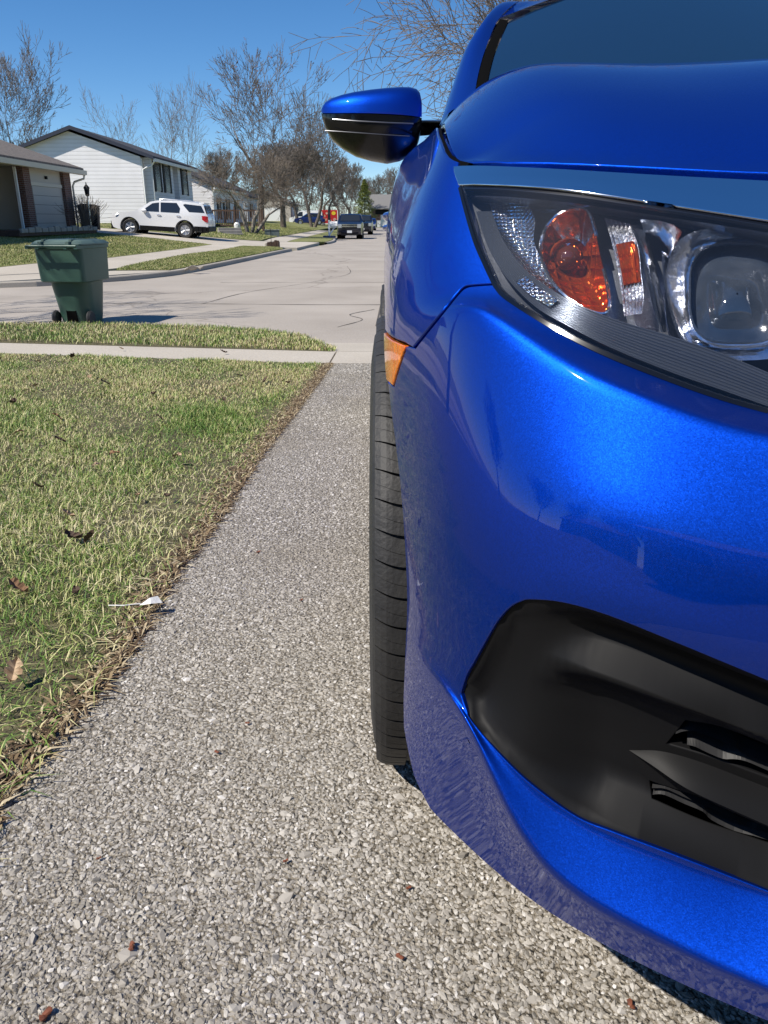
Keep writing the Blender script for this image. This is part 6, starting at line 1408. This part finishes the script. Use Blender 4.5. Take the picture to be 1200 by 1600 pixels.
d3, h3_ = vehicle('dark_sedan', (-1.9,103,0), 0, 'small dark blue sedan parked farthest along the left side of the street', 1.80, sdp, (.85,3.6), .32, sdw, M['darkblue'], group='dark cars parked along the left kerb', belt=.93); front_face(d3, 1.8, .50, .72, chrome=False); quad('windshield', M['pane'], d3, [(-.72,1.22,.98),(.72,1.22,.98),(.58,1.85,1.36),(-.58,1.85,1.36)])
hp = [(.03,.42),(.0,.62),(.1,.80),(1.0,.98),(1.8,1.45),(2.2,1.50),(3.3,1.48),(3.95,1.10),(4.15,1.0),(4.2,.6),(4.15,.38),(.3,.24),(.1,.32)]
hwn = [[(1.25,1.0),(1.85,1.40),(2.25,1.44),(2.25,1.0)],[(2.33,1.0),(2.33,1.44),(3.1,1.43),(3.5,1.04)]]
x, y, z = at(459,114); hb, hh = vehicle('blue_hatchback', (x+.1,y,.62), R(-82), 'dark blue hatchback parked side-on on the rise left of the white mailbox', 1.76, hp, (.8,3.4), .32, hwn, M['darkblue'], belt=.98)
for s_ in (1,-1): m_ = MB(); m_.box(s_*.78,3.95,.82,s_*.87,4.16,1.02); m_.build('tail_light', M['red'], hb)
quad('windshield', M['pane'], hb, [(-.68,1.08,1.03),(.68,1.08,1.03),(.58,1.76,1.43),(-.58,1.76,1.43)])
vp = [(.03,.45),(.0,.75),(.1,1.05),(.8,1.2),(1.5,1.9),(1.9,2.05),(4.9,2.08),(5.05,1.9),(5.1,.5),(.3,.3),(.1,.36)]
x, y, z = at(452,126); vn, vv = vehicle('white_van', (x,y,.5), R(-84), 'white van behind the blue hatchback', 1.9, vp, (.95,4.1), .34, [[(1.0,1.25),(1.6,1.86),(2.1,1.9),(2.1,1.25)]], M['carwhite'], cat='van', belt=1.2)
# red trailer with food pictures
tr = empty('red_trailer', (W(513,126,.5),126,.30), R(4), 'red box trailer painted with food pictures, right of the blue hatchback', 'trailer')
M['trred'] = mat('red printed panel', (.50,.02,.018), .4)
m_ = MB(); m_.box(-1.45,0,.45,1.45,3.8,2.35); m_.build('box', M['trred'], tr, bevel=.03); r = random.Random(8)
m_ = MB(); 
for k in range(26): a = r.uniform(0,6.28); cx_, cz_ = -.72+r.gauss(0,.28), 1.15+r.gauss(0,.25); rr_ = r.uniform(.07,.17); m_.prism([(cx_+rr_*math.cos(t)*r.uniform(.8,1.2), -.004-.0006*k, cz_+rr_*math.sin(t)) for t in np.linspace(0,6.28,9)[:-1]], (0,-.0003,0), 0)
m_.build('food_picture', mat('food picture cream', (.62,.42,.28), .5, var=(.55,.16,.07), vscale=7), tr)
m_ = MB()
for (cx_, cz_, rr_) in ((1.0,.95,.27),(.35,.80,.20),(-.2,1.9,.18),(-1.0,1.9,.2)): m_.prism([(cx_+rr_*math.cos(t), -.022, cz_+rr_*math.sin(t)) for t in np.linspace(0,6.28,13)[:-1]], (0,-.0005,0))
m_.build('food_picture', mat('pale food picture', (.70,.55,.45), .5, var=(.5,.15,.08), vscale=9), tr)
m_ = MB(); m_.prism([(.85+.32*math.cos(t), -.024, 1.9+.27*math.sin(t)) for t in np.linspace(0,6.28,15)[:-1]], (0,-.0005,0)); m_.build('yellow_badge', mat('yellow print', (.80,.58,.03), .5), tr)
bx('frame', M['white'], tr, -1.5,-.04,.36,1.5,.1,.46); bx('frame', M['white'], tr, 1.40,-.05,.46,1.5,.0,2.3)
for s_ in (-1,1): m_ = MB(); m_.lathe([(.0,-.09),(.30,-.09),(.32,0),(.30,.09),(.0,.09)], (s_*1.25,1.9,.32), 'x', 16); m_.build('wheel', M['rubber'], tr)
for k, px in enumerate((586,592)):
    o = None; m_ = MB(); m_.add([(-.28,-.28,0),(.28,-.28,0),(.28,.28,0),(-.28,.28,0),(-.34,-.34,1.05),(.34,-.34,1.05),(.34,.34,1.05),(-.34,.34,1.05)], [(0,3,2,1),(4,5,6,7),(0,1,5,4),(1,2,6,5),(2,3,7,6),(3,0,4,7)])
    rt_ = empty('wheeled_bin', (W(px,146,0),146,.0), 0, ('dark green wheeled bin before the brick garage at the street end', 'white wheeled bin right of the green one before the brick garage')[k], 'bin'); m_.build('body', (M['green'], M['white'])[k], rt_, bevel=.03); bx('lid', (M['green'], M['white'])[k], rt_, -.36,-.37,1.052,.36,.36,1.12, bevel=.02)
